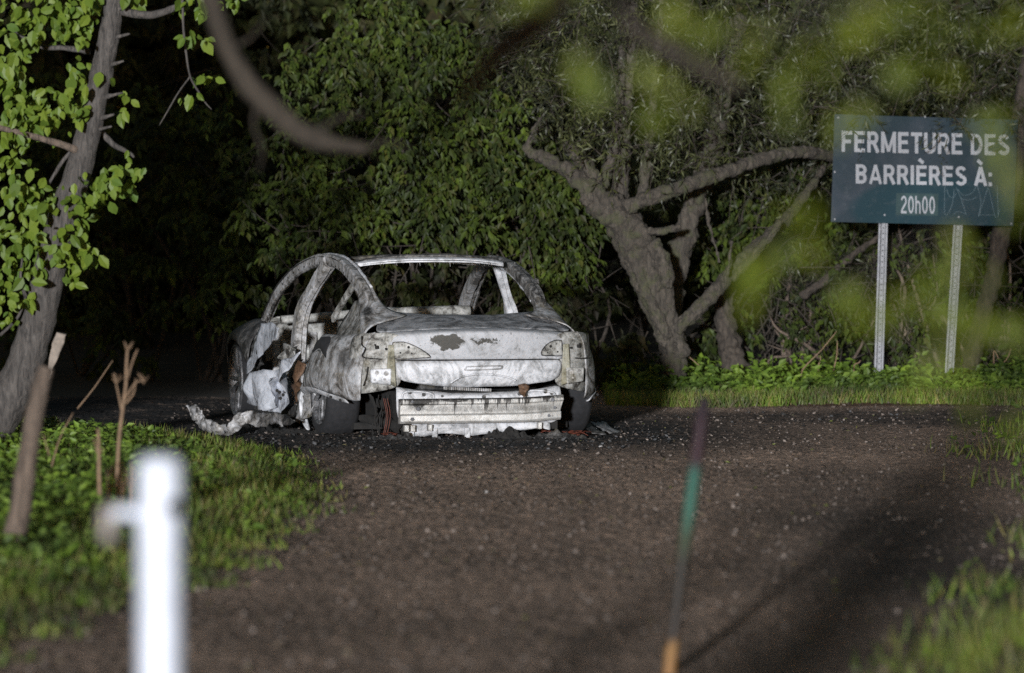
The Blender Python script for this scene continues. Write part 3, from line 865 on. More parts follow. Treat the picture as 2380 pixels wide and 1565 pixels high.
    # folded, holed wheel arch flange
    fl = [[(s * .905, .40, .285), (s * .93, .16, .315), (s * .922, -.14, .312), (s * .876, -.38, .278), (s * .80, -.52, .258)],
          [(s * .895, .39, .255), (s * .92, .16, .283), (s * .912, -.14, .280), (s * .866, -.38, .246), (s * .79, -.52, .226)],
          [(s * .86, .38, .250), (s * .88, .16, .277), (s * .87, -.14, .275), (s * .83, -.37, .242), (s * .76, -.50, .222)]]
    ar = patch('wheel_arch_flange', fl, M['burnt_white'], car, .006, 2)
    geos = [disc_geo((s * a, y_, z), .009, (s * -.0 - .2, -1, 0), (0, 0, 1), 8, .003) for a, y_, z in [(.875, -.40, .262), (.83, -.485, .245)]]
    dots('mounting_hole', geos, M['hole'], ar)
    patch('arch_liner_strip', [[(s * .91, .40, .285), (s * .86, .40, .285)], [(s * .915, .43, .18), (s * .87, .43, .18)], [(s * .905, .40, .08), (s * .865, .40, .08)], [(s * .88, .34, .015), (s * .85, .34, .015)]], M['burnt_white'] if s < 0 else M['burnt_dark'], car, .01, 2, amp=.01)
    # dark inner wheel house closes the view into the body
    patch('inner_wheel_house', [[(s * .80, .42, .30), (s * .82, .0, .42), (s * .78, -.42, .30)], [(s * .62, .42, .32), (s * .60, .0, .44), (s * .60, -.42, .32)], [(s * .56, .42, .08), (s * .54, .0, .10), (s * .56, -.42, .08)]], M['soot'], car, .01, 2)

for P in ([(-.735, -.70, .655), (-.738, -.705, .60), (-.715, -.715, .575), (-.735, -.71, .53), (-.70, -.72, .515), (-.62, -.752, .508)], [(-.70, -.725, .46), (-.71, -.718, .40), (-.725, -.70, .34)], [(.735, -.70, .655), (.74, -.70, .58), (.735, -.70, .51), (.64, -.75, .507)]):
    tube('torn_edge', P, [.004] * len(P), M['hole'], car, 5, 4, .3)
for s in (-1, 1):
    plate('lamp_edge_strip', [(s * .548, -.79, .60), (s * .585, -.79, .60), (s * .60, -.785, .36), (s * .535, -.79, .335)], .012, M['burnt_olive'], car, .005)
    tube('lamp_slot', [(s * .655, -.772, .595), (s * .655, -.774, .575)], [.011, .011], M['hole'], car, 8)
# sill of the boot opening, crash beam and bare rear panel
patch('boot_sill', [[(x, -.74, .335 - .04 * (1 - abs(x / .53) ** 3)) for x in np.linspace(-.53, .53, 11)],
                    [(x, -.785, .33 - .05 * (1 - abs(x / .53) ** 3)) for x in np.linspace(-.53, .53, 11)],
                    [(x, -.80, .27) for x in np.linspace(-.535, .535, 11)],
                    [(x, -.80, .20) for x in np.linspace(-.535, .535, 11)],
                    [(x, -.79, .10) for x in np.linspace(-.52, .52, 11)]], M['burnt_white'], car, .008, 2, amp=.012, nscale=6)
dots('mounting_hole', [disc_geo((x, -.806, z), r, (0, -1, .1), (0, 0, 1), 10, .006) for x, z, r in [(-.36, .285, .012), (-.24, .275, .008), (.03, .268, .013), (.26, .285, .012), (.43, .30, .014), (.47, .285, .009), (-.45, .30, .012)]], M['burnt_dark'], car)
for a0, a1 in ((-.50, -.30), (.30, .49)):
    V, F = tube_geo([(a0, -.803, .262), (a0 + .01, -.806, .295), (a0 + .05, -.806, .305), (a1 - .05, -.806, .300), (a1, -.806, .285), (a1 + .005, -.803, .262)], [.007] * 6, 6, 4)
    py_mesh('pressed_ridge', V, F, M['burnt_white'], car, True)
# comb-like strip in the black gap
geos = [box_geo(-.24 + i * .012, -.233 + i * .012, -.852, -.842, .318 - i * .0006, .336 - i * .0006) for i in range(26)]
py_mesh('seal_clip_strip', *join_geo(geos), M['burnt_frame'], car)['kind'] = 'stuff'
# crash beam
prof = [(-.865, .262), (-.905, .265), (-.925, .258), (-.927, .232), (-.912, .226), (-.912, .168), (-.930, .160), (-.930, .122), (-.915, .108), (-.865, .105)]
V, F = [], []
bxs = np.linspace(-.525, .515, 14)
for x in bxs:
    lift = .012 * smooth(.25, .52, x); bow = .05 * abs(x / .52) ** 2.5
    for y_, z in prof: V.append((x + (.018 if x > .5 and z > .2 else 0), y_ + bow, z + lift + .006 * x))
m_ = len(prof)
for i in range(len(bxs) - 1):
    for j in range(m_): F.append((i * m_ + j, i * m_ + (j + 1) % m_, (i + 1) * m_ + (j + 1) % m_, (i + 1) * m_ + j))
F += [tuple(range(m_))[::-1], tuple(range(len(V) - m_, len(V)))]
bm_ = bmesh.new(); vv = [bm_.verts.new(v) for v in V]
for f in F: bm_.faces.new([vv[i] for i in f])
beam = bm_obj('crash_beam', bm_, M['beam'], car)
b_ = beam.modifiers.new('bevel', 'BEVEL'); b_.width = .004; b_.segments = 2; b_.limit_method = 'ANGLE'
dots('bolt', [disc_geo((x, y_, z), r, (0, -1, 0), (0, 0, 1), 12, .007) for x, y_, z, r in [(-.455, -.903, .246, .009), (-.42, -.912, .200, .013), (-.455, -.905, .135, .012), (.455, -.895, .25, .011), (.43, -.90, .15, .010), (.47, -.893, .20, .009)]], M['galv'], beam)
# lower panel with ragged bottom
xs_ = np.linspace(-.44, .46, 19)
patch('rear_valance', [[(x, -.80, .115) for x in xs_], [(x, -.815, .07) for x in xs_], [(x, -.81 + .01 * math.sin(x * 9), .02 + .012 * math.sin(x * 21) + .02 * random.random() + (.03 if x > .2 else 0)) for x in xs_]], M['burnt_white'], car, .008, 1, amp=.012, nscale=8)
for x0 in (-.46, -.31, -.10):
    box('bracket_tab', x0, x0 + .035, -.835, -.815, .005, .075, M['burnt_white'], car, .004)
for i, (x0, z0) in enumerate([(-.50, .085), (-.46, .085), (-.35, .088), (.36, .095)]):
    box('bracket_tab', x0 + .002 * i, x0 + .03, -.885, -.83, z0 - .03, z0 + .012, M['beam'], car, .004)
# latch hanging out of the lid
o = sheet('lid_latch', [(.235, -.882, .345), (.275, -.885, .352), (.305, -.88, .335), (.29, -.888, .30), (.268, -.892, .262), (.25, -.888, .285)], M['copper'], car, .02, 22, 4, .012, 4)

# tub that closes the body: boot floor, bulkhead, floor, firewall, far doors
box('boot_tub', -.52, .52, -.76, -.30, .06, .30, M['soot'], car)
box('floor_pan', -.70, .70, -.30, 3.35, .05, .09, M['soot'], car)
patch('parcel_shelf', [[(x, -.30, .745) for x in np.linspace(-.55, .55, 7)], [(x, -.05, .70) for x in np.linspace(-.60, .60, 7)], [(x, .02, .45) for x in np.linspace(-.62, .62, 7)], [(x, .1, .10) for x in np.linspace(-.64, .64, 7)]], M['burnt_dark'], car, .01, 2, amp=.04, nscale=8)
beam_sweep('dashboard_beam', [(-.66, 2.30, .66), (-.3, 2.33, .685), (.1, 2.33, .69), (.66, 2.30, .67)], [(.07, .07)] * 4, M['burnt_tan'], car, 5, .02) if False else tube('dashboard_beam', [(-.66, 2.30, .69), (-.3, 2.33, .715), (.1, 2.33, .738), (.66, 2.30, .745)], [.03, .03, .034, .038], M['burnt_tan'], car, 10, 6, .10)
patch('scuttle_panel', [[(x, 2.50, .715) for x in np.linspace(-.68, .68, 7)], [(x, 2.62, .66) for x in np.linspace(-.70, .70, 7)], [(x, 2.66, .40) for x in np.linspace(-.70, .70, 7)], [(x, 2.66, .08) for x in np.linspace(-.70, .70, 7)]], M['burnt_tan'], car, .01, 2, amp=.03)
for x0 in (-.66, -.52, -.40, -.24): box('firewall_rib', x0, x0 + .05, 2.585, 2.63, .10, .60, M['burnt_frame'], car, .01)
for (y0, y1, mt) in ((.46, 1.28, 'burnt_tan'), (1.40, 2.48, 'burnt_tan')):
    dr = patch('door_inner_panel', [[(.73 - .02 * (z > .5), y, z + .01 * math.sin(y * 5)) for y in np.linspace(y0, y1, 6)] for z in (.70, .66, .45, .2, .12)], M[mt], car, .03, 2, amp=.04, nscale=7)
    for i in range(int((y1 - y0) / .22)): box('panel_rib', .69, .705, y0 + .12 + .2 * i, y0 + .16 + .2 * i, .16, .66, M['burnt_frame'], dr)
patch('bonnet', [[(x, 2.62, .675) for x in np.linspace(-.72, .72, 7)], [(x, 3.0, .655 - .03 * abs(x)) for x in np.linspace(-.72, .72, 7)], [(x, 3.4, .58 - .05 * abs(x)) for x in np.linspace(-.68, .68, 7)], [(x, 3.7, .46 - .06 * abs(x)) for x in np.linspace(-.58, .58, 7)], [(x, 3.76, .22) for x in np.linspace(-.56, .56, 7)]], M['burnt_dark'], car, .008, 2, amp=.02)
for s in (-1, 1):
    patch('front_fender', [[(s * .71, 2.44, .68), (s * .735, 2.75, .695), (s * .735, 3.05, .67), (s * .71, 3.35, .60), (s * .65, 3.62, .49)],
                           [(s * .83, 2.41, .60), (s * .855, 2.72, .645), (s * .855, 3.0, .625), (s * .83, 3.28, .54), (s * .74, 3.55, .42)],
                           [(s * .875, 2.39, .47), (s * .90, 2.66, .585), (s * .905, 2.95, .585), (s * .885, 3.22, .49), (s * .80, 3.48, .34)],
                           [(s * .87, 2.37, .34), (s * .89, 2.62, .545), (s * .895, 2.95, .555), (s * .875, 3.18, .455), (s * .80, 3.42, .26)]], M['burnt_dark'], car, .006, 2, amp=.012)
    patch('front_fender_rear_edge', [[(s * .83, 2.40, .60), (s * .78, 2.32, .62)], [(s * .87, 2.37, .40), (s * .82, 2.30, .40)], [(s * .86, 2.36, .15), (s * .80, 2.28, .12)]], M['burnt_frame'], car, .006, 1, amp=.01)

# wheels
def wheel(y, s, r_t, r_r, zc, bare, label=None):
    tw = .225
    xo = s * .875; xi = s * (.875 - tw)
    hub = empty('wheel'); hub.parent = car
    hub.location = (0, y, zc)
    hub['label'] = label
    sq = r_t
    prof = [(xi, r_r), (xi + s * .01, r_t * .93), (xi + s * .04, r_t), (xo - s * .04, r_t), (xo - s * .008, r_t * .93), (xo - s * .004, r_r + .012), (xo - s * .02, r_r)]
    if bare: prof = [(xi, r_r - .01), (xi + s * .01, r_t), (xi + s * .05, r_t - .008), (xo - s * .05, r_t - .008), (xo - s * .01, r_t), (xo - s * .015, r_r)]
    ty = lathe('tyre', prof, (0, 0, 0), M['tyre'], hub, 40)
    # flat, burnt-down bottom
    for v in ty.data.vertices:
        if v.co.z < -(zc - .006): v.co.z = -(zc - .006)
    rim = lathe('rim', [(xi + s * .02, r_r - .02), (xo - s * .10, r_r - .025), (xo - s * .03, r_r - .012), (xo - s * .006, r_r), (xo, r_r - .006), (xo - s * .012, r_r - .018), (xo - s * .07, r_r - .03)], (0, 0, 0), M['rim'], hub, 40)
    geos = []
    for i in range(10):
        t = 2 * math.pi * (i + .2) / 10 + (.10 if i % 2 else -.10)
        c, sn = math.cos(t), math.sin(t)
        geos.append(tube_geo([(xo - s * .05, .045 * c, .045 * sn), (xo - s * .028, .5 * r_r * c, .5 * r_r * sn), (xo - s * .03, (r_r - .012) * c, (r_r - .012) * sn)], [.017, .014, .018], 6, 2))
    for V, F in geos: py_mesh('spoke', V, F, M['rim'], hub, True)
    lathe('hub_cap', [(xo - s * .09, .06), (xo - s * .04, .058), (xo - s * .028, .045), (xo - s * .025, .001)], (0, 0, 0), M['rim'], hub, 20)
    lathe('brake_disc', [(xo - s * .13, .17), (xo - s * .11, .17), (xo - s * .108, .05)], (0, 0, 0), M['burnt_dark'], hub, 28)
    return hub
wheel(0, -1, .325, .242, .31, False, 'rear left wheel with a scorched tyre, tucked up in the arch')
wheel(0, 1, .325, .242, .31, False, 'rear right wheel with a scorched flat tyre')
wheel(2.875, -1, .266, .246, .266, True, 'front left wheel with its tyre burnt away')
wheel(2.875, 1, .266, .246, .266, True, 'front right wheel behind the body')
# suspension and burnt lumps between wheel and boot
geos = [tube_geo([(-.62, -.1, .25), (-.52, -.5, .20), (-.50, -.75, .16)], [.02, .03, .02], 7, 3, .15), tube_geo([(-.66, -.35, .12), (-.55, -.62, .10), (-.48, -.78, .06)], [.025, .035, .03], 7, 3, .2),
        tube_geo([(.62, -.1, .25), (.52, -.5, .20), (.50, -.75, .16)], [.02, .03, .02], 7, 3, .15), tube_geo([(-.6, 0, .3), (0, 0, .24), (.6, 0, .3)], [.04] * 3, 8, 3, .1)]
for V, F in geos: py_mesh('suspension_arm', V, F, M['soot'], car, True)
geos = []
for i in range(9):
    x = -.60 + random.uniform(-.05, .07); y = -.66 + random.uniform(-.08, .08)
    geos.append(tube_geo([(x, y, random.uniform(.16, .30)), (x + random.uniform(-.04, .04), y - .03, random.uniform(.08, .16)), (x + random.uniform(-.05, .05), y - .05, .02)], [.0035] * 3, 4, 3))
for V, F in geos: py_mesh('hanging_cable', V, F, M['soot'], car, True)
geos = [tube_geo([(x, -.72, .26), (x + .015, -.74, .15), (x - .01, -.75, .02)], [.0022] * 3, 5, 3) for x in (-.60, -.575, -.59)]
for V, F in geos: tag(py_mesh('hanging_cable', V, F, M['wire'], car, True), 'orange cable hanging beside the rear wheel')

# ------------------------------------------------------------------ debris by the car
def outline(pts, x):
    return [car_to_world(carL(px, py, x)) for px, py in pts]
o = sheet('torn_door_skin', outline([(611, 752), (632, 749), (650, 763), (646, 784), (627, 806), (602, 838), (581, 870), (575, 846), (585, 815), (603, 790)], -.90), M['skin'], None, .025, 3.5, 6, .004, 1)
tag(o, 'pale strip of torn door skin hanging behind the front wheel', 'sheet metal', 'torn metal sheets by the wreck')
o = sheet('torn_door_skin', outline([(571, 893), (582, 874), (600, 864), (628, 862), (642, 880), (634, 905), (641, 926), (617, 957), (594, 947), (577, 927)], -.96), M['skin'], None, .085, 3.6, 6, .004, 2)
tag(o, 'rounded pale lump of crumpled door skin beside the front wheel', 'sheet metal', 'torn metal sheets by the wreck')
o = sheet('torn_door_skin', outline([(685, 819), (676, 858), (661, 890), (657, 930), (640, 962), (611, 964), (620, 925), (641, 880), (660, 850)], -.93), M['skin'], None, .05, 3.6, 6, .004, 3)
tag(o, 'tall pointed pale sheet of door skin leaning on the left sill', 'sheet metal', 'torn metal sheets by the wreck')
dots('screw_hole', [disc_geo(car_to_world(carL(px, py, -.985)), .012, (-.3, -1, 0), (0, 0, 1), 8, .002) for px, py in ((650, 912), (658, 918), (652, 926), (644, 908))], M['hole'], o)
for pts_, x_, mt_, lab in (([(655, 798), (678, 806), (690, 815), (686, 868), (672, 884), (660, 862), (650, 838)], -.80, 'burnt_tan', 'scorched tan scrap behind the pointed door skin'),
                           ([(690, 832), (706, 846), (703, 902), (694, 934), (684, 912), (688, 874)], -.86, 'copper', 'narrow rusty scrap beside the pointed door skin'),
                           ([(598, 790), (620, 776), (628, 800), (612, 838), (596, 862), (590, 830)], -.86, 'burnt_dark', 'sooty black scrap hanging under the pale door skin strip'),
                           ([(560, 965), (600, 952), (650, 962), (690, 978), (660, 992), (610, 982), (575, 990)], -1.02, 'burnt_dark', 'charred black scrap lying below the crumpled door skin')):
    tag(sheet('torn_scrap', outline(pts_, x_), M[mt_], None, .05, 8, 4, .005, x_ * 10), lab, 'sheet metal', 'torn metal sheets by the wreck')
o = sheet('crumpled_panel', outline([(700, 880), (722, 900), (724, 960), (708, 985), (688, 972), (692, 930)], -.88), M['burnt_frame'], None, .05, 8, 5, .005, 5)
tag(o, 'grey crumpled panel slumped at the foot of the left sill', 'sheet metal', 'torn metal sheets by the wreck')
pts = [(433, 951), (446, 953), (455, 947), (461, 957), (469, 961), (470, 976), (484, 983), (505, 994), (527, 997), (541, 985), (552, 968), (575, 962), (602, 970), (640, 968), (672, 978), (668, 996), (640, 984), (600, 992), (570, 984), (548, 1004), (530, 1014), (500, 1011), (472, 1000), (452, 980)]
o = sheet('melted_panel', [at(px, py - (8 if i_ < 15 else 0), 36.65 + .45 * math.sin(px * .02)) for i_, (px, py) in enumerate(pts)], M['burnt_frame'], None, .05, 17, 4, .010, 6)
tag(o, 'half melted grey metal strip curling up from the ground left of the car', 'sheet metal', 'torn metal sheets by the wreck')
o = sheet('flat_metal_piece', [at(px, py, Y_) for px, py, Y_ in [(1372, 985, 37.5), (1400, 981, 37.9), (1440, 1003, 37.1), (1418, 1008, 36.8)]], M['molten'], None, .012, 12, 4, .006, 7)
tag(o, 'thin grey metal plate lying flat right of the rear wheel', 'sheet metal', 'torn metal sheets by the wreck')
o = sheet('flat_metal_piece', [at(px, py, Y_) for px, py, Y_ in [(1345, 988, 37.3), (1372, 990, 37.3), (1410, 1010, 36.5), (1375, 1008, 36.5)]], M['burnt_dark'], None, .012, 12, 4, .006, 8)
tag(o, 'dark bent metal plate on the ground below the right rear tyre', 'sheet metal', 'torn metal sheets by the wreck')
def heap(name, c, rx_, ry_, h, mat, label, seed):
    bm = bmesh.new()
    bmesh.ops.create_grid(bm, x_segments=36, y_segments=24, size=1)
    for v in bm.verts:
        r = min(1, math.hypot(v.co.x, v.co.y))
        q = Vector((v.co.x * rx_, v.co.y * ry_, seed)) * 14
        z = h * (1 - r ** 2) * (.55 + .8 * abs(mnoise.noise(q)) + .5 * mnoise.noise(q * 2.9)) - .01
        v.co = Vector((c[0] + v.co.x * rx_ * (1 + .2 * mnoise.noise(q * .3)), c[1] + v.co.y * ry_, z))
    return tag(bm_obj(name, bm, mat, None, False), label, 'ash heap', 'heaps of burnt residue round the car')
p = car_to_world((.17, -.86, 0)); heap('ash_heap', (p.x, p.y), .20, .14, .10, M['soot'], 'black charred lump under the right half of the bumper beam', 1)
p = car_to_world((-.55, -.92, 0)); heap('ash_heap', (p.x, p.y), .26, .20, .06, M['burnt_dark'], 'low grey ash pile beside the left rear tyre', 2)
p = car_to_world((-1.0, 1.2, 0)); heap('ash_heap', (p.x, p.y), .25, .9, .12, M['soot'], 'long dark ash bank along the left sill', 3)
p = car_to_world((.50, -.80, 0)); heap('ash_heap', (p.x, p.y), .24, .14, .06, M['burnt_dark'], 'grey ash pile below the right end of the bumper beam', 4)
p = car_to_world((-.95, .1, 0)); heap('ash_heap', (p.x, p.y), .30, .30, .05, M['soot'], 'flat black ash patch in front of the left rear wheel', 5)
def cable(c, n_, spread, label, seed):
    rr = random.Random(seed); geos = []
    for i in range(n_):
        P = [(c.x + rr.uniform(-spread, spread), c.y + rr.uniform(-.1, .1), .02 + .03 * rr.random()) for _ in range(5)]
        P.sort(key=lambda q: q[0])
        geos.append(tube_geo(P, [.0025] * 5, 5, 4))
    e = empty('burnt_cable', c); tag(e, label, 'cable', 'orange cables on the ground')
    for V, F in geos: py_mesh('strand', V - np.array(tuple(c)), F, M['wire'], e, True)
cable(car_to_world((.58, -.75, 0)), 9, .17, 'tangle of orange cable on the ash by the right rear tyre', 1)
cable(car_to_world((-.60, -.88, 0)), 5, .06, 'short orange cable ends on the ground by the left rear tyre', 2)

# ------------------------------------------------------------------ road sign
SY = 43.0
def sg(px, py, dy=0.0): return at(px, py, SY + dy + .0011 * (px - 2150))
sign = empty('road_sign', at(2125, 868, SY)); 
tag(sign, 'blue-green park sign in white capitals on two galvanised posts', 'sign')
inv = sign.matrix_world.inverted()
sign_loc = Vector(sign.location)
def rel(p): return Vector(p) - sign_loc
def sign_material():
    m, nt, b = newmat('weathered sign face')
    v = obj_coords(nt)
    big = noise_node(nt, v, 2.2, 5, .6, .5); fine = noise_node(nt, v, 18, 5, .7)
    col = ramp(nt, big, [(.35, (.013, .030, .040)), (.50, (.024, .040, .054)), (.68, (.045, .058, .076))])  # weathered tones, with darker blotches painted in for leaf shadows
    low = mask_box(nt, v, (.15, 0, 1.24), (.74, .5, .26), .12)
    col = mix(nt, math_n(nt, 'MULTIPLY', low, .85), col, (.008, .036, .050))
    col = mix(nt, ramp(nt, fine, [(.55, 0.0), (.75, .35)]), col, (.10, .115, .13))
    nt.links.new(col, b.inputs['Base Color'])
    b.inputs['Roughness'].default_value = .45
    return m
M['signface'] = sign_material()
M['signtext'] = plain('reflective white lettering', (.36, .375, .41), .45, 0, .12, 6, 0)
M['signplate'] = plain('patched sign sheet', (.03, .06, .065), .5, 0, .3, 12, 0)
M['scratch'] = plain('scratched graffiti', (.12, .18, .21), .6, 0, .3, 40, 0)
cs = [sg(1940, 266), sg(2366, 279), sg(2355, 526), sg(1931, 516)]
V = [rel(p) for p in cs] + [rel(p) + Vector((0, .006, 0)) for p in cs]
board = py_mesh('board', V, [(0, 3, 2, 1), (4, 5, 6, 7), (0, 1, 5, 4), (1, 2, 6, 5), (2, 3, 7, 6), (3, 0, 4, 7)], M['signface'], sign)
def arc(cx, cy, rx_, ry_, a0, a1, n_=10):
    return [(cx + rx_ * math.cos(R(t)), cy + ry_ * math.sin(R(t))) for t in np.linspace(a0, a1, n_)]
def glyphs(w):
    h = w / 2
    W = .60
    bowl = lambda y0, y1, x: [(0, y1)] + arc(x, (y0 + y1) / 2, .58 - h - x, (y1 - y0) / 2, 90, -90) + [(0, y0)]
    E = [[(h, 0), (h, 1)], [(0, 1 - h), (.55, 1 - h)], [(0, .52), (.51, .52)], [(0, h), (.56, h)]]
    A = [[(.06, 0), (.33, 1 - h * .2)], [(.60, 0), (.33, 1 - h * .2)], [(.15, .27), (.51, .27)]]
    g = {'F': (.56, [[(h, 0), (h, 1)], [(0, 1 - h), (.55, 1 - h)], [(0, .50), (.48, .50)]]),
         'E': (.58, E), 'È': (.58, E + [[(.14, 1.32), (.26, 1.22), (.38, 1.12)]]),
         'R': (.62, [[(h, 0), (h, 1)], bowl(.48, 1 - h, .34), [(.33, .48), (.56, 0)]]),
         'M': (.78, [[(h, 0), (h, 1)], [(.78 - h, 0), (.78 - h, 1)], [(h, .97), (.39, .06)], [(.78 - h, .97), (.39, .06)]]),
         'T': (.58, [[(.29, 0), (.29, 1)], [(0, 1 - h), (.58, 1 - h)]]),
         'U': (.62, [[(h, 1), (h, .34)] + arc(.31, .34, .31 - h, .34 - h, 180, 360) + [(.62 - h, .34), (.62 - h, 1)]]),
         'D': (.63, [[(h, 0), (h, 1)], [(0, 1 - h)] + arc(.26, .5, .36 - h, .5 - h, 90, -90, 14) + [(0, h)]]),
         'S': (.60, [arc(.30, .725, .29 - h, .275 - h, 20, 270, 14) + arc(.30, .275, .30 - h, .275 - h + .0, 90, -160, 14)]),
         'B': (.62, [[(h, 0), (h, 1)], bowl(.53, 1 - h, .30), bowl(h, .50, .33)]),
         'A': (.66, A), 'À': (.66, A + [[(.17, 1.32), (.29, 1.22), (.41, 1.12)]]), 'I': (.20, [[(h, 0), (h, 1)]]),
         ':': (.18, [[(.09, 0), (.09, .2)], [(.09, .5), (.09, .7)]]), ' ': (.22, []),
         '2': (.54, [arc(.27, .70, .27 - h, .30 - h, 170, -35, 12) + [(.12, .22), (h, h)], [(0, h), (.54, h)]]),
         '0': (.54, [arc(.27, .5, .27 - h, .5 - h, 0, 360, 24)]),
         'h': (.50, [[(h, 0), (h, 1)], [(h, .42)] + arc(.25, .44, .25 - h, .24, 150, 0, 10) + [(.50 - h, 0)]])}
    return g
def ribbon(pts, w, dep):
    P = np.array(pts, float); V, F = [], []
    T = np.gradient(P, axis=0); T = T / (np.linalg.norm(T, axis=1)[:, None] + 1e-9)
    N = np.column_stack([-T[:, 1], T[:, 0]]) * w / 2
    for p, n_ in zip(P, N): V += [(p[0] + n_[0], p[1] + n_[1], dep), (p[0] - n_[0], p[1] - n_[1], dep)]
    F = [(2 * i, 2 * i + 1, 2 * i + 3, 2 * i + 2) for i in range(len(P) - 1)]
    return V, F
def text_on_sign(name, body, x0, x1, ybase_l, ybase_r, cap, wt, mat, parent, gap=.10):
    g = glyphs(wt); x = 0.0; out = []
    for ch in body:
        adv, strokes = g[ch]; V, F = [], []
        for i, st_ in enumerate(strokes):
            v, f = ribbon(st_, wt * (.82 if ch in 'MA' and len(st_) == 2 and st_[0][0] != st_[1][0] and st_[0][1] != st_[1][1] else 1), .0004 * i)
            F += [tuple(k_ + len(V) for k_ in q) for q in f]; V += [(a + x, b_, c) for a, b_, c in v]
        if V: out.append((V, F))
        x += adv + gap
    tot = x - gap
    for V, F in out:
        W = []
        for a, b_, c in V:
            u = a / tot
            W.append(rel(sg(x0 + (x1 - x0) * u, ybase_l + (ybase_r - ybase_l) * u - b_ * cap, -.0035 - c)))
        py_mesh(name, W, F, mat, parent)
text_on_sign('letter', 'FERMETURE DES', 1956, 2346, 353, 362, 49, .178, M['signtext'], board)
text_on_sign('letter', 'BARRIÈRES À:', 1989, 2306, 427, 433, 45, .178, M['signtext'], board)
cs = [sg(2083, 449, -.003), sg(2181, 451, -.003), sg(2180, 502, -.003), sg(2082, 500, -.003)]
pl = py_mesh('hours_plate', [rel(p) for p in cs], [(0, 3, 2, 1)], M['signplate'], board)
text_on_sign('letter', '20h00', 2094, 2173, 496, 498, 41, .13, M['signtext'], board, .14)
def stroke(pts, wd):
    P = [tuple(rel(sg(a, b_, -.005))) for a, b_ in pts]
    return tube_geo(P, [wd] * len(P), 4, 3)
geos = [stroke(q, .0022) for q in ([(2196, 432), (2196, 500), (2212, 480), (2218, 440)], [(2200, 440), (2206, 456), (2216, 460), (2222, 450)], [(2222, 436), (2232, 458), (2246, 500)], [(2226, 440), (2240, 455), (2260, 448), (2270, 432)],
                                   [(2272, 432), (2280, 470), (2274, 504), (2292, 450), (2298, 440), (2312, 500), (2318, 505), (2324, 486)], [(2276, 500), (2312, 500)], [(2216, 500), (2226, 492), (2246, 498)], [(2318, 432), (2320, 500)], [(2232, 460), (2250, 466), (2272, 458)])]
for V, F in geos: py_mesh('graffiti_stroke', V, F, M['scratch'], board, True)
geos = [disc_geo(rel(sg(a, b_, -.001)), .008, (0, -1, 0), (0, 0, 1), 8, .005) for a, b_ in ((1948, 274), (1940, 400), (1940, 510), (2056, 500), (2228, 505), (2240, 296), (2150, 272), (2350, 520))]
dots('rivet', geos, M['galv'], board)
for (tx_, ty_, bx_, by_) in ((2060, 300, 2041, 905), (2241, 290, 2204, 905)):
    pr = [(-.034, .012), (-.034, .006), (-.018, .006), (-.012, -.020), (.012, -.020), (.018, .006), (.034, .006), (.034, .012), (.022, .012), (.016, -.012), (-.016, -.012), (-.022, .012)]
    A, B = rel(sg(tx_, ty_, .045)), rel(sg(bx_, by_, .045))
    V = [A + Vector((a, b_, 0)) for a, b_ in pr] + [B + Vector((a, b_, 0)) for a, b_ in pr]
    n_ = len(pr)
    po = py_mesh('post', V, [(i, (i + 1) % n_, n_ + (i + 1) % n_, n_ + i) for i in range(n_)], M['galv'], sign)
    geos = []
    nh = 46
    for i in range(nh):
        q = A.lerp(B, (i + .5) / nh)
        geos.append(disc_geo(q + Vector((0, -.0205, 0)), .0055, (0, -1, 0), (0, 0, 1), 6, .0012))
    py_mesh('bolt_hole', *join_geo(geos), M['hole'], po)['kind'] = 'stuff'

# ------------------------------------------------------------------ gate post and stake in front
GP = at(371, 1058, 11.4)
gp = empty('gate_post', (GP.x, GP.y, 0))
tag(gp, 'white round steel gate post with a side latch, out of focus in front', 'post')
r_ = .0455
tb = lathe('tube', [(-.1, r_)] + [(z, r_) for z in np.linspace(0, GP.z - .03, 4)] + [(GP.z - .012, r_ * .95), (GP.z - .002, r_ * .7), (GP.z, .001)], (0, 0, 0), M['post_white'], gp, 28, 'z')
lz = GP.z - .118
tube('latch_arm', [(-.035, -.01, lz), (-.073, -.01, lz + .004), (-.093, -.01, lz)], [.012, .013, .015], M['post_white'], gp, 10)
tube('padlock', [(-.093, -.012, lz + .019), (-.103, -.012, lz), (-.103, -.012, lz - .043), (-.099, -.012, lz - .056)], [.011, .016, .016, .012], M['lock'], gp, 10)
tube('bolt_hole', [(.026, -.036, lz + .016), (.030, -.042, lz + .016)], [.016, .016], M['hole'], gp, 10)

def stake_material():
    m, nt, b = newmat('painted stake')
    v = obj_coords(nt)
    sp = nt.nodes.new('ShaderNodeSeparateXYZ'); nt.links.new(v, sp.inputs[0])
    nz = noise_node(nt, v, 25, 3, .6)
    z = math_n(nt, 'ADD', sp.outputs['Z'], math_n(nt, 'MULTIPLY', math_n(nt, 'SUBTRACT', nz, .5), .05))
    col = ramp(nt, z, [(0, (.28, .14, .05)), (.10, (.28, .15, .05)), (.13, (.03, .022, .018)), (.36, (.035, .03, .024)), (.44, (.045, .065, .035)), (.55, (.045, .15, .11)), (.66, (.04, .15, .115)), (.695, (.055, .025, .035)), (.82, (.055, .03, .042)), (.90, (.065, .055, .065))])
    nt.links.new(col, b.inputs['Base Color']); b.inputs['Roughness'].default_value = .6
    return m
M['stake'] = stake_material()
A, B = at(1638, 925, 18.2), at(1550, 1620, 18.2)
st = tube('marker_stake', [(B.x, B.y, -.05), ((A.x * .3 + B.x * .7), A.y, A.z * .3), (A.x, A.y, A.z)], [.021, .020, .020], M['stake'], None, 8, 6)
tag(st, 'thin upright stake painted maroon and green, out of focus in front', 'stake')

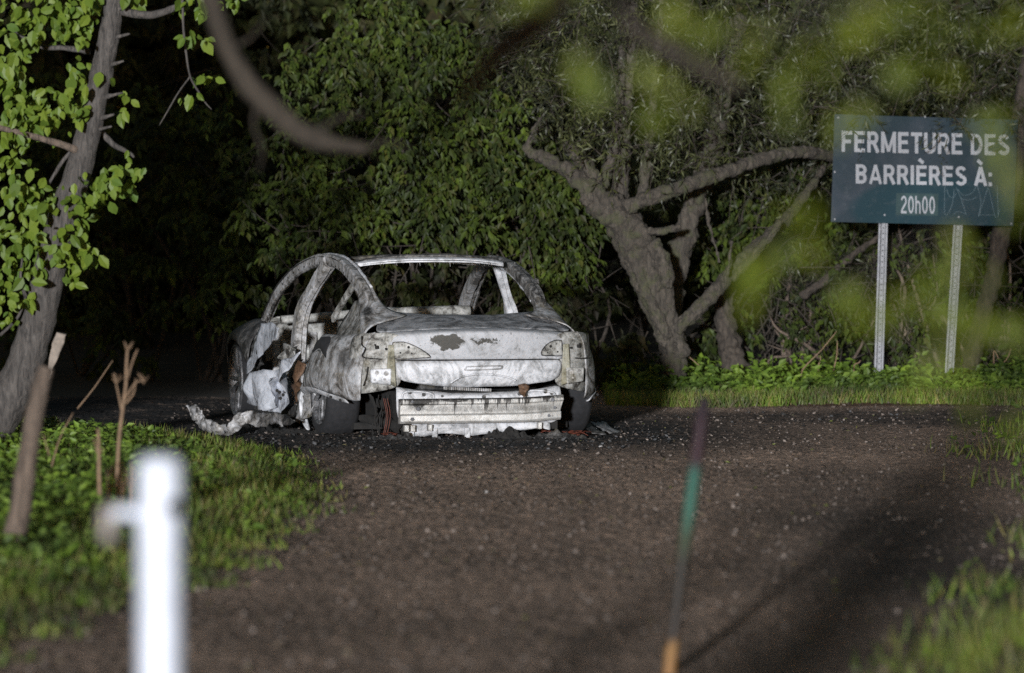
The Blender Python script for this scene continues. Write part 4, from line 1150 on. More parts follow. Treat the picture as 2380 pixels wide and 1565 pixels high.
# ------------------------------------------------------------------ near tree at left
TY = 33.0
near = empty('leaning_tree', at(-80, 1080, TY))
tag(near, 'leaning grey tree with bright green leaves at the left edge', 'tree')
nl = Vector(near.location)
def tr(px, py, dy=0.0): return at(px, py, TY + dy) - nl
kpx = TY / FPX
def ntube(name, pts, wpx, mat, dy=0.0, sides=10, rough=.03, parent=near, seed=0, n=5):
    return tube(name, [tr(a, b_, dy if not hasattr(dy, '__len__') else dy[i]) for i, (a, b_) in enumerate(pts)], [w_ * kpx / 2 for w_ in wpx], mat, parent, sides, n, rough, 1, seed)
trunk = ntube('trunk', [(-74, 1095), (-56, 1055), (-20, 1000), (40, 890), (82, 770), (108, 660), (132, 560), (155, 480), (190, 370), (216, 260), (240, 150), (256, 70), (268, -40), (280, -160)],
      [118, 112, 104, 94, 84, 78, 74, 70, 64, 58, 53, 49, 45, 40], M['bark_near'], 0, 14, .035)
roughen(trunk, .02, .07)
sb_ = at(14, 1326, 23.4)
sm_ = tube('dead_stem', [at(a, b_, 23.4) - sb_ for a, b_ in [(12, 1335), (36, 1240), (52, 1150), (66, 1050), (82, 960), (96, 890), (108, 850)]], [w_ * 24.4 / FPX / 2 for w_ in (60, 54, 50, 46, 44, 40, 34)], M['bark_stem'], None, 12, 6, .04, 1, 3)
sm_.location = sb_; tag(sm_, 'brown bare stem leaning right in the weeds at the lower left edge', 'tree stem')
roughen(sm_, .012, .06)
sheet('broken_stub', [tr(a, b_, -.16) for a, b_ in [(88, 905), (108, 872), (118, 836), (120, 800), (132, 772), (154, 778), (146, 800), (134, 832), (122, 862), (108, 892)]], M['heartwood'], near, .02, 9, 4, .05, 4)
for i, (a, b_) in enumerate([(276, 20), (270, 85), (262, 148), (254, 222), (240, 272), (228, 300)]):
    ntube('branch_stub', [(a - 14, b_ + 4), (a + 6, b_), (a + 26 + 6 * (i % 2), b_ - 6)], [18, 10, 5], M['bark_near'], -.03, 6, .1, near, i)
ntube('branch', [(180, 350), (140, 335), (80, 318), (10, 300), (-60, 285)], [20, 17, 15, 14, 12], M['bark_stem'], -.05, 7, .06)
ntube('branch', [(230, 300), (262, 335), (300, 356), (312, 366)], [16, 14, 10, 6], M['bark_near'], .1, 6, .06)
ntube('branch', [(262, 20), (310, 32), (360, 34), (420, 10), (480, -40)], [22, 20, 18, 15, 12], M['bark_near'], 0, 7, .05)
ntube('branch', [(210, 120), (150, 112), (90, 108), (30, 70)], [16, 13, 10, 7], M['bark_near'], .1, 6, .06)
ntube('branch', [(200, 320), (150, 370), (118, 420), (100, 450)], [14, 10, 8, 5], M['bark_near'], .1, 6, .06)
ntube('twig', [(424, -20), (426, 60), (432, 120), (442, 178), (462, 215), (478, 240), (492, 255)], [7, 6, 6, 5, 5, 4, 2], M['bark_near'], -.1, 5, .05)
ntube('twig', [(442, 178), (415, 215), (390, 258), (370, 292)], [5, 4, 4, 2], M['bark_near'], -.1, 5, .05)
ntube('twig', [(60, 690), (48, 650), (52, 600)], [10, 8, 5], M['bark_near'], -.1, 5, .05)
ntube('twig', [(0, 780), (40, 740), (60, 690)], [8, 8, 6], M['bark_near'], -.1, 5, .05)
clusters = [(60, 60, 80, 60), (135, 35, 70, 45), (25, 160, 60, 55), (170, 75, 55, 45), (185, 195, 45, 40), (120, 262, 75, 55), (60, 300, 60, 60), (30, 240, 50, 50), (205, 10, 40, 30), (300, 5, 40, 25), (465, 10, 60, 42), (540, 12, 28, 20),
            (440, 100, 24, 18), (478, 108, 14, 12), (474, 190, 26, 18), (440, 248, 22, 20), (290, 258, 18, 26), (40, 455, 55, 45), (110, 480, 60, 50), (185, 470, 55, 50), (245, 435, 50, 38), (295, 405, 34, 32), (285, 450, 20, 26), (120, 560, 70, 50), (40, 560, 60, 55),
            (190, 560, 35, 45), (60, 640, 60, 45), (15, 700, 40, 50), (150, 600, 50, 40), (212, 600, 20, 34), (170, 655, 22, 18), (75, 715, 28, 36), (25, 750, 28, 24), (20, 380, 40, 40), (180, 270, 30, 30)]
def leaf_mesh(name, tmpl, mat):
    me = bpy.data.meshes.new(name)
    TV, TF = tmpl
    V = TV.copy(); V[:, 1] *= .85
    me.from_pydata([tuple(v) for v in V], [], [tuple(int(i) for i in f) for f in TF]); me.materials.append(mat); me.update()
    return me
lm = leaf_mesh('leaf', LEAF_OVATE, M['leaf_near'])
spots = []
lr = np.random.default_rng(5)
for cx, cy, rx_, ry_ in clusters:
    cnt = max(5, int(rx_ * ry_ / 66))
    for i in range(cnt):
        spots.append((cx + lr.normal(0, .5) * rx_, cy + lr.normal(0, .5) * ry_, lr.normal(0, .18)))
order = lr.permutation(len(spots))
def leaf_frame(lr_):
    t = Vector((lr_.normal(0, .6), lr_.normal(-.25, .45), -.85 + lr_.normal(0, .5))).normalized()
    h = Vector((lr_.normal(-.1, .55), -1.0, .35 + lr_.normal(0, .4)))
    s_ = h.cross(t).normalized(); n_ = t.cross(s_)
    return t, s_, n_
mass = []
for idx, oi in enumerate(order):
    px, py, dy = spots[oi]
    p = tr(px, py - 14, dy); t, s_, n_ = leaf_frame(lr); L = lr.uniform(.042, .104)
    if idx < 300:
        o = bpy.data.objects.new('leaf', lm)
        o.matrix_local = Matrix(((t.x * L, s_.x * L, n_.x * L, p.x), (t.y * L, s_.y * L, n_.y * L, p.y), (t.z * L, s_.z * L, n_.z * L, p.z), (0, 0, 0, 1)))
        link(o, near)
    else:
        mass.append((p, t, n_, L))
if mass:
    o = leaf_obj('foliage', np.array([tuple(a[0]) for a in mass]), np.array([tuple(a[1]) for a in mass]), np.array([tuple(a[2]) for a in mass]), np.array([a[3] for a in mass]), np.array([a[3] for a in mass]) * .85, LEAF_OVATE, M['leaf_near_mass'], near)
    o['kind'] = 'stuff'
print('near tree leaves', len(spots))

# ------------------------------------------------------------------ dry stalks at left
def stalk(Yd, main, branches, label, wd=.007, heads=()):
    base = at(main[0][0], main[0][1], Yd)
    e = empty('dry_stalk', base); tag(e, label, 'dead plant', 'dead dry stalks')
    b0 = Vector(base)
    tube('stem', [at(a, b_, Yd) - b0 for a, b_ in main], list(np.linspace(wd, wd * .55, len(main))), M['dry'], e, 6, 3, .05)
    for br in branches:
        tube('side_stem', [at(a, b_, Yd + .02) - b0 for a, b_ in br], list(np.linspace(wd * .6, wd * .3, len(br))), M['dry'], e, 5, 3, .05)
    for a, b_ in heads:
        geos = []
        for i in range(9):
            q = at(a, b_, Yd) - b0
            geos.append(tube_geo([q, q + Vector((random.uniform(-.03, .03), random.uniform(-.03, .03), random.uniform(.02, .05)))], [.003, .0015], 4, 1))
        py_mesh('seed_head', *join_geo(geos), M['dry'], e, True)['kind'] = 'stuff'
stalk(26.5, [(272, 1130), (276, 1030), (284, 960), (292, 900), (294, 850), (296, 812)], [[(284, 960), (276, 920), (268, 885)], [(288, 935), (304, 905), (318, 888), (334, 885)], [(292, 900), (302, 860), (312, 830), (320, 812)], [(290, 940), (310, 915), (316, 880)]],
      'tallest dead brown stalk with forked top left of the car', .010, [(334, 892), (296, 818), (270, 892)])
stalk(25.8, [(232, 1150), (230, 1100), (230, 1050), (228, 996)], [[(230, 1060), (222, 1040)], [(230, 1060), (240, 1042)]], 'short brown forked stalk left of the tallest dead stalk', .011, [(228, 1045)])
for i in range(16):
    a = 255 + i * 4 + random.uniform(-3, 3)
    if i % 4: continue
    stalk(25.3, [(a, 1180), (a + random.uniform(-6, 6), 1120), (a + random.uniform(-14, 14), 1075)], [[(a, 1150), (a - 8, 1090)], [(a + 2, 1150), (a + 8, 1085)], [(a + 1, 1160), (a + 14, 1095)]],
          ['leftmost stem of the brown stubble clump behind the gate post', 'second stem of the brown stubble clump behind the gate post', 'third stem of the brown stubble clump behind the gate post', 'rightmost stem of the brown stubble clump behind the gate post'][i // 4], .006)
stalk(28.0, [(120, 1085), (132, 1040), (145, 1005), (170, 960)], [], 'thin reddish bent stalk beside the near tree stem', .004)
stalk(30.0, [(180, 950), (220, 900), (262, 838)], [], 'thin grey stalk slanting right above the dark ground at left', .004)
stalk(27.0, [(115, 1060), (100, 1010), (165, 1040)][:2], [], 'thin straight stalk just right of the near tree stem', .004)
for i, (x0, y0, x1, y1, Yd, lab) in enumerate([(1865, 860, 1945, 770, 42.7, 'long pale dead stem slanting up left of the sign posts'), (1902, 850, 1906, 826, 42.6, 'short upright pale stem left of the sign posts'),
                                     (1938, 860, 1946, 792, 42.8, 'tall upright reddish dead stem left of the sign posts'), (1985, 850, 2000, 838, 42.7, 'short bent dead stem close to the left sign post'),
                                     (1560, 800, 1625, 850, 42.4, 'pale dead stem lying down at the foot of the willow'), (2330, 850, 2350, 810, 42.8, 'dead stem standing right of the sign posts'), (2310, 815, 2325, 850, 42.8, 'thin dead stem crossing another right of the sign posts')]):
    stalk(Yd, [(x0, y0 + 30), (x0, y0), ((x0 + x1) / 2 + 3, (y0 + y1) / 2), (x1, y1)], [], lab, .006)

# ------------------------------------------------------------------ willow behind the car
WY = 42.35
wil = empty('willow_tree', at(1575, 850, WY)); tag(wil, 'thick pollarded willow with broken limbs and narrow leaves behind the car', 'tree')
wl = Vector(wil.location)
def wtube(name, pts, wpx, mat='bark_willow', dy=0.0, sides=10, rough=.05, parent=None, seed=0):
    P = [at(a, b_, WY + (dy[i] if hasattr(dy, '__len__') else dy)) - wl for i, (a, b_) in enumerate(pts)]
    o_ = tube(name, P, [w_ * WY / FPX / 2 for w_ in wpx], M[mat], parent or wil, sides, 6, rough, 1, seed)
    return roughen(o_, .085 if max(wpx) > 50 else .045, .07 if max(wpx) > 50 else .05)
wtube('trunk', [(1572, 880), (1564, 815), (1542, 742), (1514, 662), (1488, 590), (1462, 540), (1432, 495), (1412, 462)], [62, 58, 66, 84, 92, 90, 80, 64], sides=16, seed=1)
wtube('trunk_ridge', [(1592, 830), (1566, 760), (1556, 700), (1545, 640), (1525, 570)], [30, 28, 26, 24, 18], dy=-.07, seed=9)
wtube('trunk_ridge', [(1556, 790), (1512, 700), (1478, 610), (1446, 545)], [26, 28, 28, 22], dy=-.10, seed=14)
wtube('burl', [(1350, 455), (1390, 470), (1430, 500), (1450, 540)], [30, 62, 72, 40], dy=-.06, seed=15)
wtube('broken_limb', [(1515, 560), (1535, 600), (1550, 640), (1552, 672)], [34, 40, 36, 20], dy=-.14, seed=16)
wtube('dead_twig', [(1640, 460), (1648, 520), (1665, 580), (1672, 610)], [7, 8, 8, 5], dy=-.2, sides=6, seed=17)
wtube('dead_twig', [(1700, 560), (1696, 600), (1690, 640)], [6, 7, 5], dy=-.2, sides=6, seed=18)
wtube('limb', [(1440, 500), (1395, 465), (1370, 440), (1340, 412), (1290, 382), (1240, 358), (1220, 348)], [66, 60, 48, 38, 32, 28, 22], dy=-.05, seed=2)
wtube('limb', [(1222, 352), (1236, 320), (1262, 275)], [22, 20, 14], dy=-.05, seed=3)
wtube('broken_limb', [(1395, 440), (1370, 400), (1335, 352), (1310, 328)], [34, 38, 34, 18], 'bark_willow', .05, seed=4)
wtube('limb', [(1450, 485), (1500, 464), (1570, 440), (1650, 412), (1730, 384), (1800, 362), (1860, 354), (1925, 362), (1990, 380)], [36, 36, 35, 34, 32, 30, 28, 26, 22], dy=[-.15, -.12, -.05, .1, .3, .5, .7, .95, 1.2], seed=5)
wtube('upright_shoot', [(1395, 450), (1412, 400), (1430, 330), (1440, 250), (1462, -120)], [26, 30, 26, 22, 18], dy=.1, seed=6)
wtube('upright_shoot', [(1440, 470), (1446, 400), (1452, 320), (1458, 240), (1480, -120)], [40, 38, 32, 28, 22], dy=.15, seed=7)
wtube('upright_shoot', [(1490, 460), (1500, 400), (1508, 340), (1516, 260), (1550, -120)], [24, 24, 22, 20, 16], dy=.2, seed=8)
wtube('snag', [(1505, 540), (1550, 535), (1580, 525)], [22, 20, 14], 'bark_willow', -.1, 7, .1, seed=10)
wtube('leaning_log', [(1568, 770), (1600, 740), (1660, 680), (1720, 610), (1780, 555), (1830, 508), (1880, 440), (1920, 385)], [30, 34, 36, 33, 30, 27, 20, 12], dy=[-.1, -.1, 0, .2, .4, .6, .8, 1.0], seed=11)
wtube('leaning_log', [(1700, 650), (1740, 610), (1790, 550), (1815, 515)], [22, 20, 18, 14], dy=.05, seed=12)

w2 = empty('willow_tree', at(1600, 850, WY + 1)); tag(w2, 'pale second willow trunk rising just behind the thick pollarded one', 'tree')
wl = Vector(w2.location)
WY0 = WY; WY = WY0 + .7
wtube('trunk', [(1560, 850), (1562, 730), (1568, 640), (1590, 560), (1612, 480), (1640, 390), (1665, 300), (1690, 180), (1720, 30)], [60, 56, 52, 58, 56, 54, 50, 46, 40], 'bark_willow', seed=21, parent=w2)
w3 = empty('bent_tree', at(1700, 860, WY)); tag(w3, 'short curved trunk bending right between the willow and the sign', 'tree')
wl = Vector(w3.location)
wtube('trunk', [(1722, 880), (1705, 840), (1690, 780), (1682, 710), (1690, 660), (1720, 620), (1770, 565), (1840, 500)], [66, 58, 54, 50, 44, 34, 26, 20], 'bark_dull', .0, seed=22, parent=w3)
w4 = empty('slanting_tree', at(2255, 880, WY + .4)); tag(w4, 'brown trunk leaning right behind the right sign post', 'tree')
wl = Vector(w4.location)
wtube('trunk', [(2240, 900), (2262, 820), (2285, 730), (2310, 640), (2335, 500), (2370, 300), (2400, 100)], [50, 46, 44, 42, 46, 48, 44], 'bark_dull', .4, seed=23, parent=w4)
wtube('branch', [(1860, 690), (1920, 650), (1985, 590), (2060, 540)], [20, 20, 16, 10], 'bark_dull', .2, seed=24, parent=w4)
WY = WY0

# willow leaves: hanging twigs with narrow leaves
def willow_crown(parent, boxes, label=None, name='crown', seed=3, Yc=43.3):
    rr = np.random.default_rng(seed)
    P, T, H, L = [], [], [], []
    tw = []
    loc = np.array(parent.location)
    for (x0, x1, y0, y1, cnt, d0, d1) in boxes:
        for i in range(cnt):
            px, py, Yd = rr.uniform(x0, x1), rr.uniform(y0, y1), Yc + rr.uniform(d0, d1)
            b = np.array(at(px, py, Yd)) - loc
            d = np.array([rr.normal(0, .6), rr.normal(-.2, .4), rr.normal(-.15, .55)]); d /= np.linalg.norm(d)
            ln = rr.uniform(.15, .35)
            for j in range(11):
                t = j / 11
                q = b + d * ln * t + np.array([0, 0, -.10 * t * t])
                P.append(q)
                v = d * .8 + rr.normal(0, .55, 3) + np.array([0, 0, -.25])
                T.append(v); H.append(rr.normal(0, .6, 3) + np.array([-.1, -.8, .6])); L.append(rr.uniform(.045, .085))
            if i % 3 == 0:
                tw.append(tube_geo([b - d * .1, b + d * ln * .5, b + d * ln + np.array([0, 0, -.1])], [.004, .003, .001], 4, 2))
    o = leaf_obj(name, np.array(P), np.array(T), np.array(H), np.array(L), np.array(L) * .17, LEAF_NARROW, M['leaf_willow'], parent)
    o['kind'] = 'stuff'
    V, F = join_geo(tw); py_mesh('twigs', V, F, M['bark_dull'], parent, True)['kind'] = 'stuff'
willow_crown(wil, [(1120, 1560, -60, 260, 620, -.6, .8), (1180, 1420, 240, 400, 120, -.2, .6), (1400, 1760, 60, 400, 420, -.6, .7), (1480, 1640, 380, 450, 60, 0, .5), (1240, 1700, -40, 330, 330, -1.25, -.95), (1330, 1620, 240, 390, 60, -1.2, -1.0)], seed=3)
willow_crown(w2, [(1640, 2060, -60, 300, 520, -.5, .9), (1700, 2000, 280, 440, 180, 0, .9), (1900, 2420, -60, 270, 460, 0, 1.0), (1800, 2100, 540, 780, 130, .1, .9)], seed=4)
willow_crown(wil, [(2180, 2245, 262, 300, 9, -.75, -.65), (2260, 2400, 240, 330, 12, -.9, -.6), (2000, 2060, 255, 275, 3, -.8, -.6)], seed=5, name='twig_over_sign')

# ------------------------------------------------------------------ box elder thicket
def shrub(name, label, lumps, nspray, leaf, mat, base, Yb, seed, group='shrubs of the thicket behind the car', nstem=5, droop=.9, ntwig=14, stem='bark_dull'):
    """lumps: (px, py, rx_px, ry_px, Y, dY)"""
    rr = np.random.default_rng(seed)
    e = empty(name, at(base[0], base[1], Yb)); tag(e, label, 'shrub', group)
    loc = np.array(e.location)
    P, T, H, L = [], [], [], []
    tot = sum(l[2] * l[3] for l in lumps)
    tops = []
    for px, py, ax, ay, Yd, dY in lumps:
        for i in range(max(3, int(.36 * nspray * ax * ay / tot))):
            if i % 9 == 0: cu = rr.normal(0, .55, 2); cY = rr.uniform(-dY, dY)
            u = cu + rr.normal(0, .24, 2) * np.array([70 / ax, 60 / ay])
            q = np.array(at(px + u[0] * ax, py + u[1] * ay, Yd + cY + rr.normal(0, .1))) - loc
            d = np.array([rr.normal(0, .65), rr.normal(-.45, .35), rr.normal(-.45, .3)]); d /= np.linalg.norm(d)
            ln = rr.uniform(.10, .2)
            sd = np.cross(d, [0, 0, 1.0]); sd /= np.linalg.norm(sd) + 1e-6
            k_ = rr.integers(4, 8)
            hs = rr.normal(0, .35, 3) + np.array([-.05, -.75, .7])
            for j in range(k_):
                t = (j // 2) / (k_ / 2); sg_ = 1 if j % 2 else -1
                P.append(q + d * ln * t)
                T.append(d * .7 + sd * sg_ * rr.uniform(.2, .8) + np.array([0, 0, -droop * rr.uniform(.3, 1)]) + rr.normal(0, .15, 3))
                H.append(hs + rr.normal(0, .25, 3)); L.append(leaf * rr.uniform(.45, 1.45))
        tops.append(np.array(at(px, py, Yd + .1)) - loc)
    o = leaf_obj('crown', np.array(P), np.array(T), np.array(H), np.array(L), np.array(L) * rr.uniform(.38, .70, len(L)), LEAF_SIMPLE, M[mat], e)
    for i in range(nstem):
        tp = tops[int(rr.integers(len(tops)))] + rr.normal(0, .15, 3)
        b0 = np.array([rr.normal(0, .18), rr.uniform(0, .3), -.1])
        m1 = b0 * .6 + tp * .35 + rr.normal(0, .08, 3); m2 = b0 * .2 + tp * .75 + rr.normal(0, .08, 3)
        r0 = rr.uniform(.012, .028)
        tube('stem', [b0, m1, m2, tp], [r0, r0 * .8, r0 * .55, r0 * .25], M[stem], e, 6, 3, .05)
    geos = []
    for i in range(ntwig):
        tp = tops[int(rr.integers(len(tops)))] + rr.normal(0, .25, 3) * np.array([1, .5, 1])
        dd = rr.normal(0, .22, 3) + np.array([0, -.05, -.12])
        geos.append(tube_geo([tp, tp + dd * .5 + rr.normal(0, .02, 3), tp + dd], [.006, .004, .002], 4, 2))
    py_mesh('twigs', *join_geo(geos), M['bark_dull'], e, True)['kind'] = 'stuff'
    return e

S = shrub
S('box_elder_shrub', 'green box elder foliage directly above the car roof', [(980, 430, 120, 80, 42.8, .4), (1120, 400, 110, 80, 42.9, .4), (1050, 520, 130, 60, 42.6, .4), (1180, 480, 90, 70, 42.7, .4), (900, 500, 90, 70, 42.8, .4)], 2600, .064, 'leaf_elder', (1050, 900), 43.2, 1)
S('box_elder_shrub', 'box elder shrub with bright leaves left of the willow trunk', [(1260, 420, 90, 60, 42.8, .3), (1310, 500, 80, 70, 42.7, .3), (1250, 560, 90, 50, 42.6, .3), (1330, 600, 60, 50, 42.6, .3), (1270, 640, 50, 40, 42.6, .3)], 1700, .064, 'leaf_elder', (1300, 900), 43.1, 2)
S('box_elder_shrub', 'tall box elder foliage at the top left of the willow', [(760, 150, 120, 100, 43.4, .5), (900, 120, 130, 110, 43.4, .5), (1040, 150, 130, 120, 43.3, .5), (980, 280, 120, 80, 43.0, .5), (840, 280, 100, 80, 43.2, .5), (1130, 280, 90, 80, 43.0, .4)], 3000, .064, 'leaf_elder', (950, 900), 43.8, 3)
S('box_elder_shrub', 'dim box elder foliage above the left roof pillar', [(700, 300, 90, 90, 43.6, .5), (740, 420, 110, 80, 43.4, .5), (660, 480, 90, 70, 43.4, .4), (800, 520, 100, 60, 43.0, .4), (680, 570, 100, 50, 43.0, .4)], 1900, .064, 'leaf_elder', (740, 900), 43.6, 4)
S('dark_shrub', 'dark shrub left of the car above the front wheel', [(420, 300, 160, 120, 45.5, .6), (350, 450, 150, 120, 45.5, .6), (520, 420, 120, 120, 45.2, .6), (460, 580, 150, 100, 45.0, .6), (560, 650, 90, 90, 44.5, .5)], 2200, .075, 'leaf_elder', (430, 900), 45.6, 5)
S('dark_shrub', 'dark shrub at far left behind the near tree', [(120, 300, 200, 200, 46.5, .6), (200, 560, 180, 160, 46.0, .6), (60, 700, 150, 120, 46.0, .6), (300, 740, 160, 80, 45.5, .5)], 2000, .075, 'leaf_elder', (160, 900), 46.6, 6)
S('dark_shrub', 'dark twiggy undergrowth seen through the empty car windows', [(880, 640, 140, 50, 42.4, .3), (1060, 650, 130, 60, 42.4, .3), (760, 640, 80, 60, 42.4, .3), (1180, 690, 100, 60, 42.3, .3)], 420, .07, 'leaf_dark', (960, 900), 42.8, 7, ntwig=90, nstem=9)
S('dark_shrub', 'low thicket behind the right side of the car in its shadow', [(1350, 700, 90, 60, 42.7, .3), (1420, 800, 90, 60, 42.6, .3), (1290, 760, 80, 60, 42.6, .3)], 420, .07, 'leaf_dark', (1380, 900), 42.9, 8, ntwig=30)
S('bramble_shrub', 'brown twiggy bramble between the bent trunk and the left sign post', [(1800, 760, 110, 70, 43.4, .3), (1920, 760, 100, 70, 43.4, .3), (1980, 680, 100, 80, 43.5, .3), (1850, 660, 100, 60, 43.6, .3)], 620, .06, 'leaf_elder', (1870, 880), 43.5, 9, ntwig=150, nstem=10, stem='bark_stem')
S('bramble_shrub', 'brown twiggy bramble between and behind the two sign posts', [(2100, 760, 90, 80, 43.6, .3), (2160, 650, 90, 90, 43.8, .3), (2110, 590, 90, 50, 43.8, .3)], 520, .06, 'leaf_elder', (2130, 880), 43.8, 10, ntwig=120, nstem=9, stem='bark_stem')
S('bramble_shrub', 'leafy bramble at the right edge beyond the sign', [(2300, 700, 100, 100, 44.0, .3), (2350, 560, 90, 90, 44.2, .3), (2290, 800, 110, 50, 43.7, .3), (2380, 800, 80, 60, 43.7, .3)], 620, .06, 'leaf_elder', (2320, 880), 44.0, 11, ntwig=110, nstem=8, stem='bark_stem')
S('box_elder_shrub', 'small box elder shrub between the willow and the leaning log', [(1700, 500, 110, 70, 44.2, .3), (1780, 460, 90, 60, 44.2, .3), (1640, 600, 60, 60, 44.0, .3), (1860, 560, 100, 70, 44.2, .3), (1620, 800, 50, 40, 43.4, .2)], 800, .07, 'leaf_elder', (1720, 880), 44.2, 12, ntwig=60)
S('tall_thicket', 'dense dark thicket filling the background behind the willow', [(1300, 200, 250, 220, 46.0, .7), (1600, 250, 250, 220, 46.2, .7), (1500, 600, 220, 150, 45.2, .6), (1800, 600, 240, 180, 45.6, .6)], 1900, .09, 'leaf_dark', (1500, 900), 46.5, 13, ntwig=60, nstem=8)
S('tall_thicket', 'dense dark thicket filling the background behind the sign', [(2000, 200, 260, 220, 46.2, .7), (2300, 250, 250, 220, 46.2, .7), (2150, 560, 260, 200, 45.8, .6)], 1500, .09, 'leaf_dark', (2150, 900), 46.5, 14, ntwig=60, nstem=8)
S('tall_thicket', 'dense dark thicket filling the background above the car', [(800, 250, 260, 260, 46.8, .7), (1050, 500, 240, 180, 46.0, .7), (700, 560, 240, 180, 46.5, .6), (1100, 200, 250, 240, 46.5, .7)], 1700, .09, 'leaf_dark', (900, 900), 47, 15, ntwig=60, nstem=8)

# ------------------------------------------------------------------ overhanging limbs, out of focus
OY = 17.0
oh = empty('overhanging_tree', (3.4, OY - 1, 0)); tag(oh, 'bare grey limbs hanging down over the road from above, out of focus', 'tree')
ol = Vector(oh.location)
def ot(px, py, Y_): return at(px, py, Y_) - ol
ko = OY / FPX / 2; k2 = 11.5 / FPX / 2
tube('trunk', [(0, 0, -.1), (-.1, 0, 1.5), (-.3, 0, 3.0), (-.7, 0, 3.9)], [.22, .19, .17, .13], M['bark_limb'], oh, 12, 4, .04)
tube('bough', [(-.6, 0, 3.7), (-1.4, -.6, 3.9), (-2.6, -.6, 3.8), (-3.6, .4, 3.6), (-4.2, 1, 3.4)], [.12, .11, .09, .08, .05], M['bark_limb'], oh, 10, 4, .05)
tube('hanging_limb', [(-3.9, .7, 3.5), ot(420, -420, OY), ot(462, -120, OY), ot(506, 50, OY), ot(560, 170, OY), ot(640, 262, OY), ot(710, 312, OY), ot(780, 335, OY), ot(860, 348, OY)], [.06, .05, 50 * ko, 50 * ko, 52 * ko, 56 * ko, 52 * ko, 42 * ko, 10 * ko], M['bark_limb'], oh, 10, 5, .05)
tube('hanging_limb', [(-2.9, -.4, 3.75), ot(1420, -300, 11.5), ot(1330, -40, 11.5), ot(1240, 60, 11.5), ot(1150, 130, 11.5), ot(1085, 215, 11.5), ot(1062, 260, 11.5)], [.06, .04, 60 * k2, 60 * k2, 56 * k2, 40 * k2, 10 * k2], M['bark_limb'], oh, 10, 5, .05)
tube('hanging_limb', [(-2.7, -.5, 3.8), ot(1400, -300, 11.5), ot(1450, 20, 11.5), ot(1530, 100, 11.5), ot(1640, 160, 11.5), ot(1730, 205, 11.5)], [.05, .03, 36 * k2, 38 * k2, 30 * k2, 8 * k2], M['bark_limb'], oh, 10, 5, .05)

for o_ in list(oh.children): roughen(o_, .018, .08)
for P, r0 in (([(690, 300), (740, 300), (800, 270), (850, 268)], 14), ([(790, 336), (840, 345), (900, 330), (960, 352)], 12), ([(600, 225), (590, 290), (610, 350), (600, 400)], 10), ([(530, 110), (580, 90), (620, 40)], 10)):
    tube('twig', [ot(a, b_, OY) for a, b_ in P], list(np.linspace(r0 * ko, 3 * ko, len(P))), M['bark_limb'], oh, 6, 4, .1)

# unseen tree added beyond the left edge of the frame: its trunk throws the long shadow over the right of the road
rt = empty('added_shadow_tree', (-.82, 5.0, 0)); tag(rt, 'unseen tree added to cast a road shadow, close to the camera beyond the left edge of the picture', 'tree')
tube('trunk', [(0, 0, -.1), (.02, 0, 1.0), (-.05, .1, 2.5), (-.1, 0, 4.0)], [.25, .22, .20, .16], M['bark_near'], rt, 12, 4, .04)
tube('limb', [(-.05, .05, 2.4), (-.6, -.2, 3.2), (-1.2, -.3, 4.0)], [.12, .09, .06], M['bark_near'], rt, 8, 4, .04)

# ------------------------------------------------------------------ leafy branch close to the camera
FY = 8.4
fb = empty('foreground_branch', at(2560, -300, FY)); tag(fb, 'blurred yellow-green leafy branch close to the camera at upper right', 'branch')
fl_ = Vector(fb.location)
def ft(px, py, dy=0): return at(px, py, FY + dy) - fl_
kf = FY / FPX / 2
tube('branch', [(0, 0, 0), ft(2350, -120), ft(2100, -40), ft(1850, 60), ft(1600, 100), ft(1400, 120)], [16 * kf * 2, 12 * kf, 9 * kf, 7 * kf, 5 * kf, 3 * kf], M['bark_near'], fb, 7, 4)
tube('branch', [(0, 0, 0), ft(2480, 150), ft(2350, 400), ft(2150, 560), ft(1950, 660), ft(1740, 700)], [14 * kf * 2, 11 * kf, 9 * kf, 7 * kf, 5 * kf, 3 * kf], M['bark_near'], fb, 7, 4)
lf = leaf_mesh('leaf', LEAF_OVATE, M['leaf_front'])
fr_ = np.random.default_rng(9)
blobs = [(1380, 195), (1368, 185), (1500, 180), (1512, 205), (1545, 262), (1530, 250), (1318, 15), (1205, -5), (1610, 15), (1655, 70), (1715, 55), (1760, 120), (1800, 175), (1850, 160), (1900, 120), (1925, 190), (1985, 245), (1880, 270), (1960, 60), (2010, 110), (1560, 20), (2060, 30), (2130, 60), (2200, 20), (2280, 70), (2340, 40), (2300, 300), (2345, 330), (2100, 200), (2160, 130),
         (1755, 680), (1730, 655), (1790, 640), (1850, 605), (1890, 545), (1870, 500), (1935, 715), (1960, 650), (2070, 700), (2120, 640), (2090, 770), (2190, 720), (2220, 560), (2260, 640), (2280, 760), (2200, 830), (2340, 760), (2150, 900), (2260, 960), (2330, 1000), (2360, 480),
         (2300, 1470), (2350, 1520), (2240, 1540), (2370, 1420)]
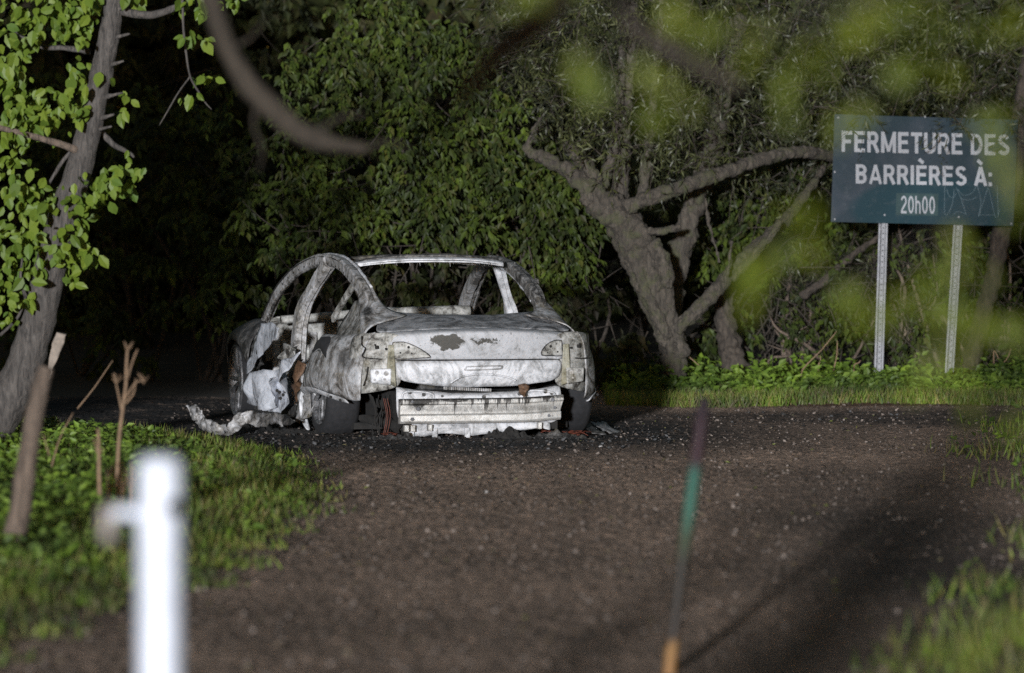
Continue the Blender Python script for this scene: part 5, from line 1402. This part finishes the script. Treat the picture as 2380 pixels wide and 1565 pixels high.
for px, py in blobs:
    for q in range(2):
        o = bpy.data.objects.new('leaf', lf)
        t, s_, n_ = leaf_frame(fr_); L = fr_.uniform(.028, .052)
        p = ft(px + fr_.normal(0, 26), py - 25 + fr_.normal(0, 26), fr_.uniform(-.6, .6) * .5)
        o.matrix_local = Matrix(((t.x * L, s_.x * L, n_.x * L, p.x), (t.y * L, s_.y * L, n_.y * L, p.y), (t.z * L, s_.z * L, n_.z * L, p.z), (0, 0, 0, 1)))
        link(o, fb)

# ------------------------------------------------------------------ unseen trees added beyond the left edge of the frame: their shade darkens the left of the background
for i, (x, y, lab) in enumerate([(-5.9, 29.5, 'dense unseen tree added for shade beyond the left edge of the picture, nearest'), (-4.9, 33.0, 'dense unseen tree added for shade beyond the left edge of the picture, middle one'), (-5.1, 36.8, 'dense unseen tree added for shade beyond the left edge of the picture, farthest')]):
    e = empty('added_shade_tree', (x, y, 0)); tag(e, lab, 'tree', 'unseen trees added for shade beyond the left edge')
    tube('trunk', [(0, 0, -.1), (.05, 0, 1.0), (.0, .1, 2.5), (.1, 0, 4.0)], [.2, .17, .14, .08], M['bark_dull'], e, 10, 4, .05)
    N = 9000
    u = nrmz(rng.standard_normal((N, 3))) * rng.random((N, 1)) ** .4
    P = u * np.array([1.75, 2.2, 2.2]) + np.array([0, 0, 2.2]); P = P[P[:, 2] > .05]
    N = len(P)
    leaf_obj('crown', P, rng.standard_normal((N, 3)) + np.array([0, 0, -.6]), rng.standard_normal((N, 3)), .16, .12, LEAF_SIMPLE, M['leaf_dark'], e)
S('tall_thicket', 'black thicket filling the gap at the top left', [(150, 60, 250, 160, 48.5, .8), (450, 80, 250, 180, 48.5, .8), (600, 250, 200, 200, 48.0, .8), (250, 350, 250, 250, 48.5, .8), (400, 600, 300, 200, 48.5, .8)], 2600, .12, 'leaf_dark', (350, 900), 48.8, 16, ntwig=40, nstem=8)
# the far wood that closes the view behind everything
N = 48000
P = np.column_stack([rng.uniform(-8, 8, N), 51 + rng.normal(0, .5, N), rng.uniform(.2, 4.6, N)])
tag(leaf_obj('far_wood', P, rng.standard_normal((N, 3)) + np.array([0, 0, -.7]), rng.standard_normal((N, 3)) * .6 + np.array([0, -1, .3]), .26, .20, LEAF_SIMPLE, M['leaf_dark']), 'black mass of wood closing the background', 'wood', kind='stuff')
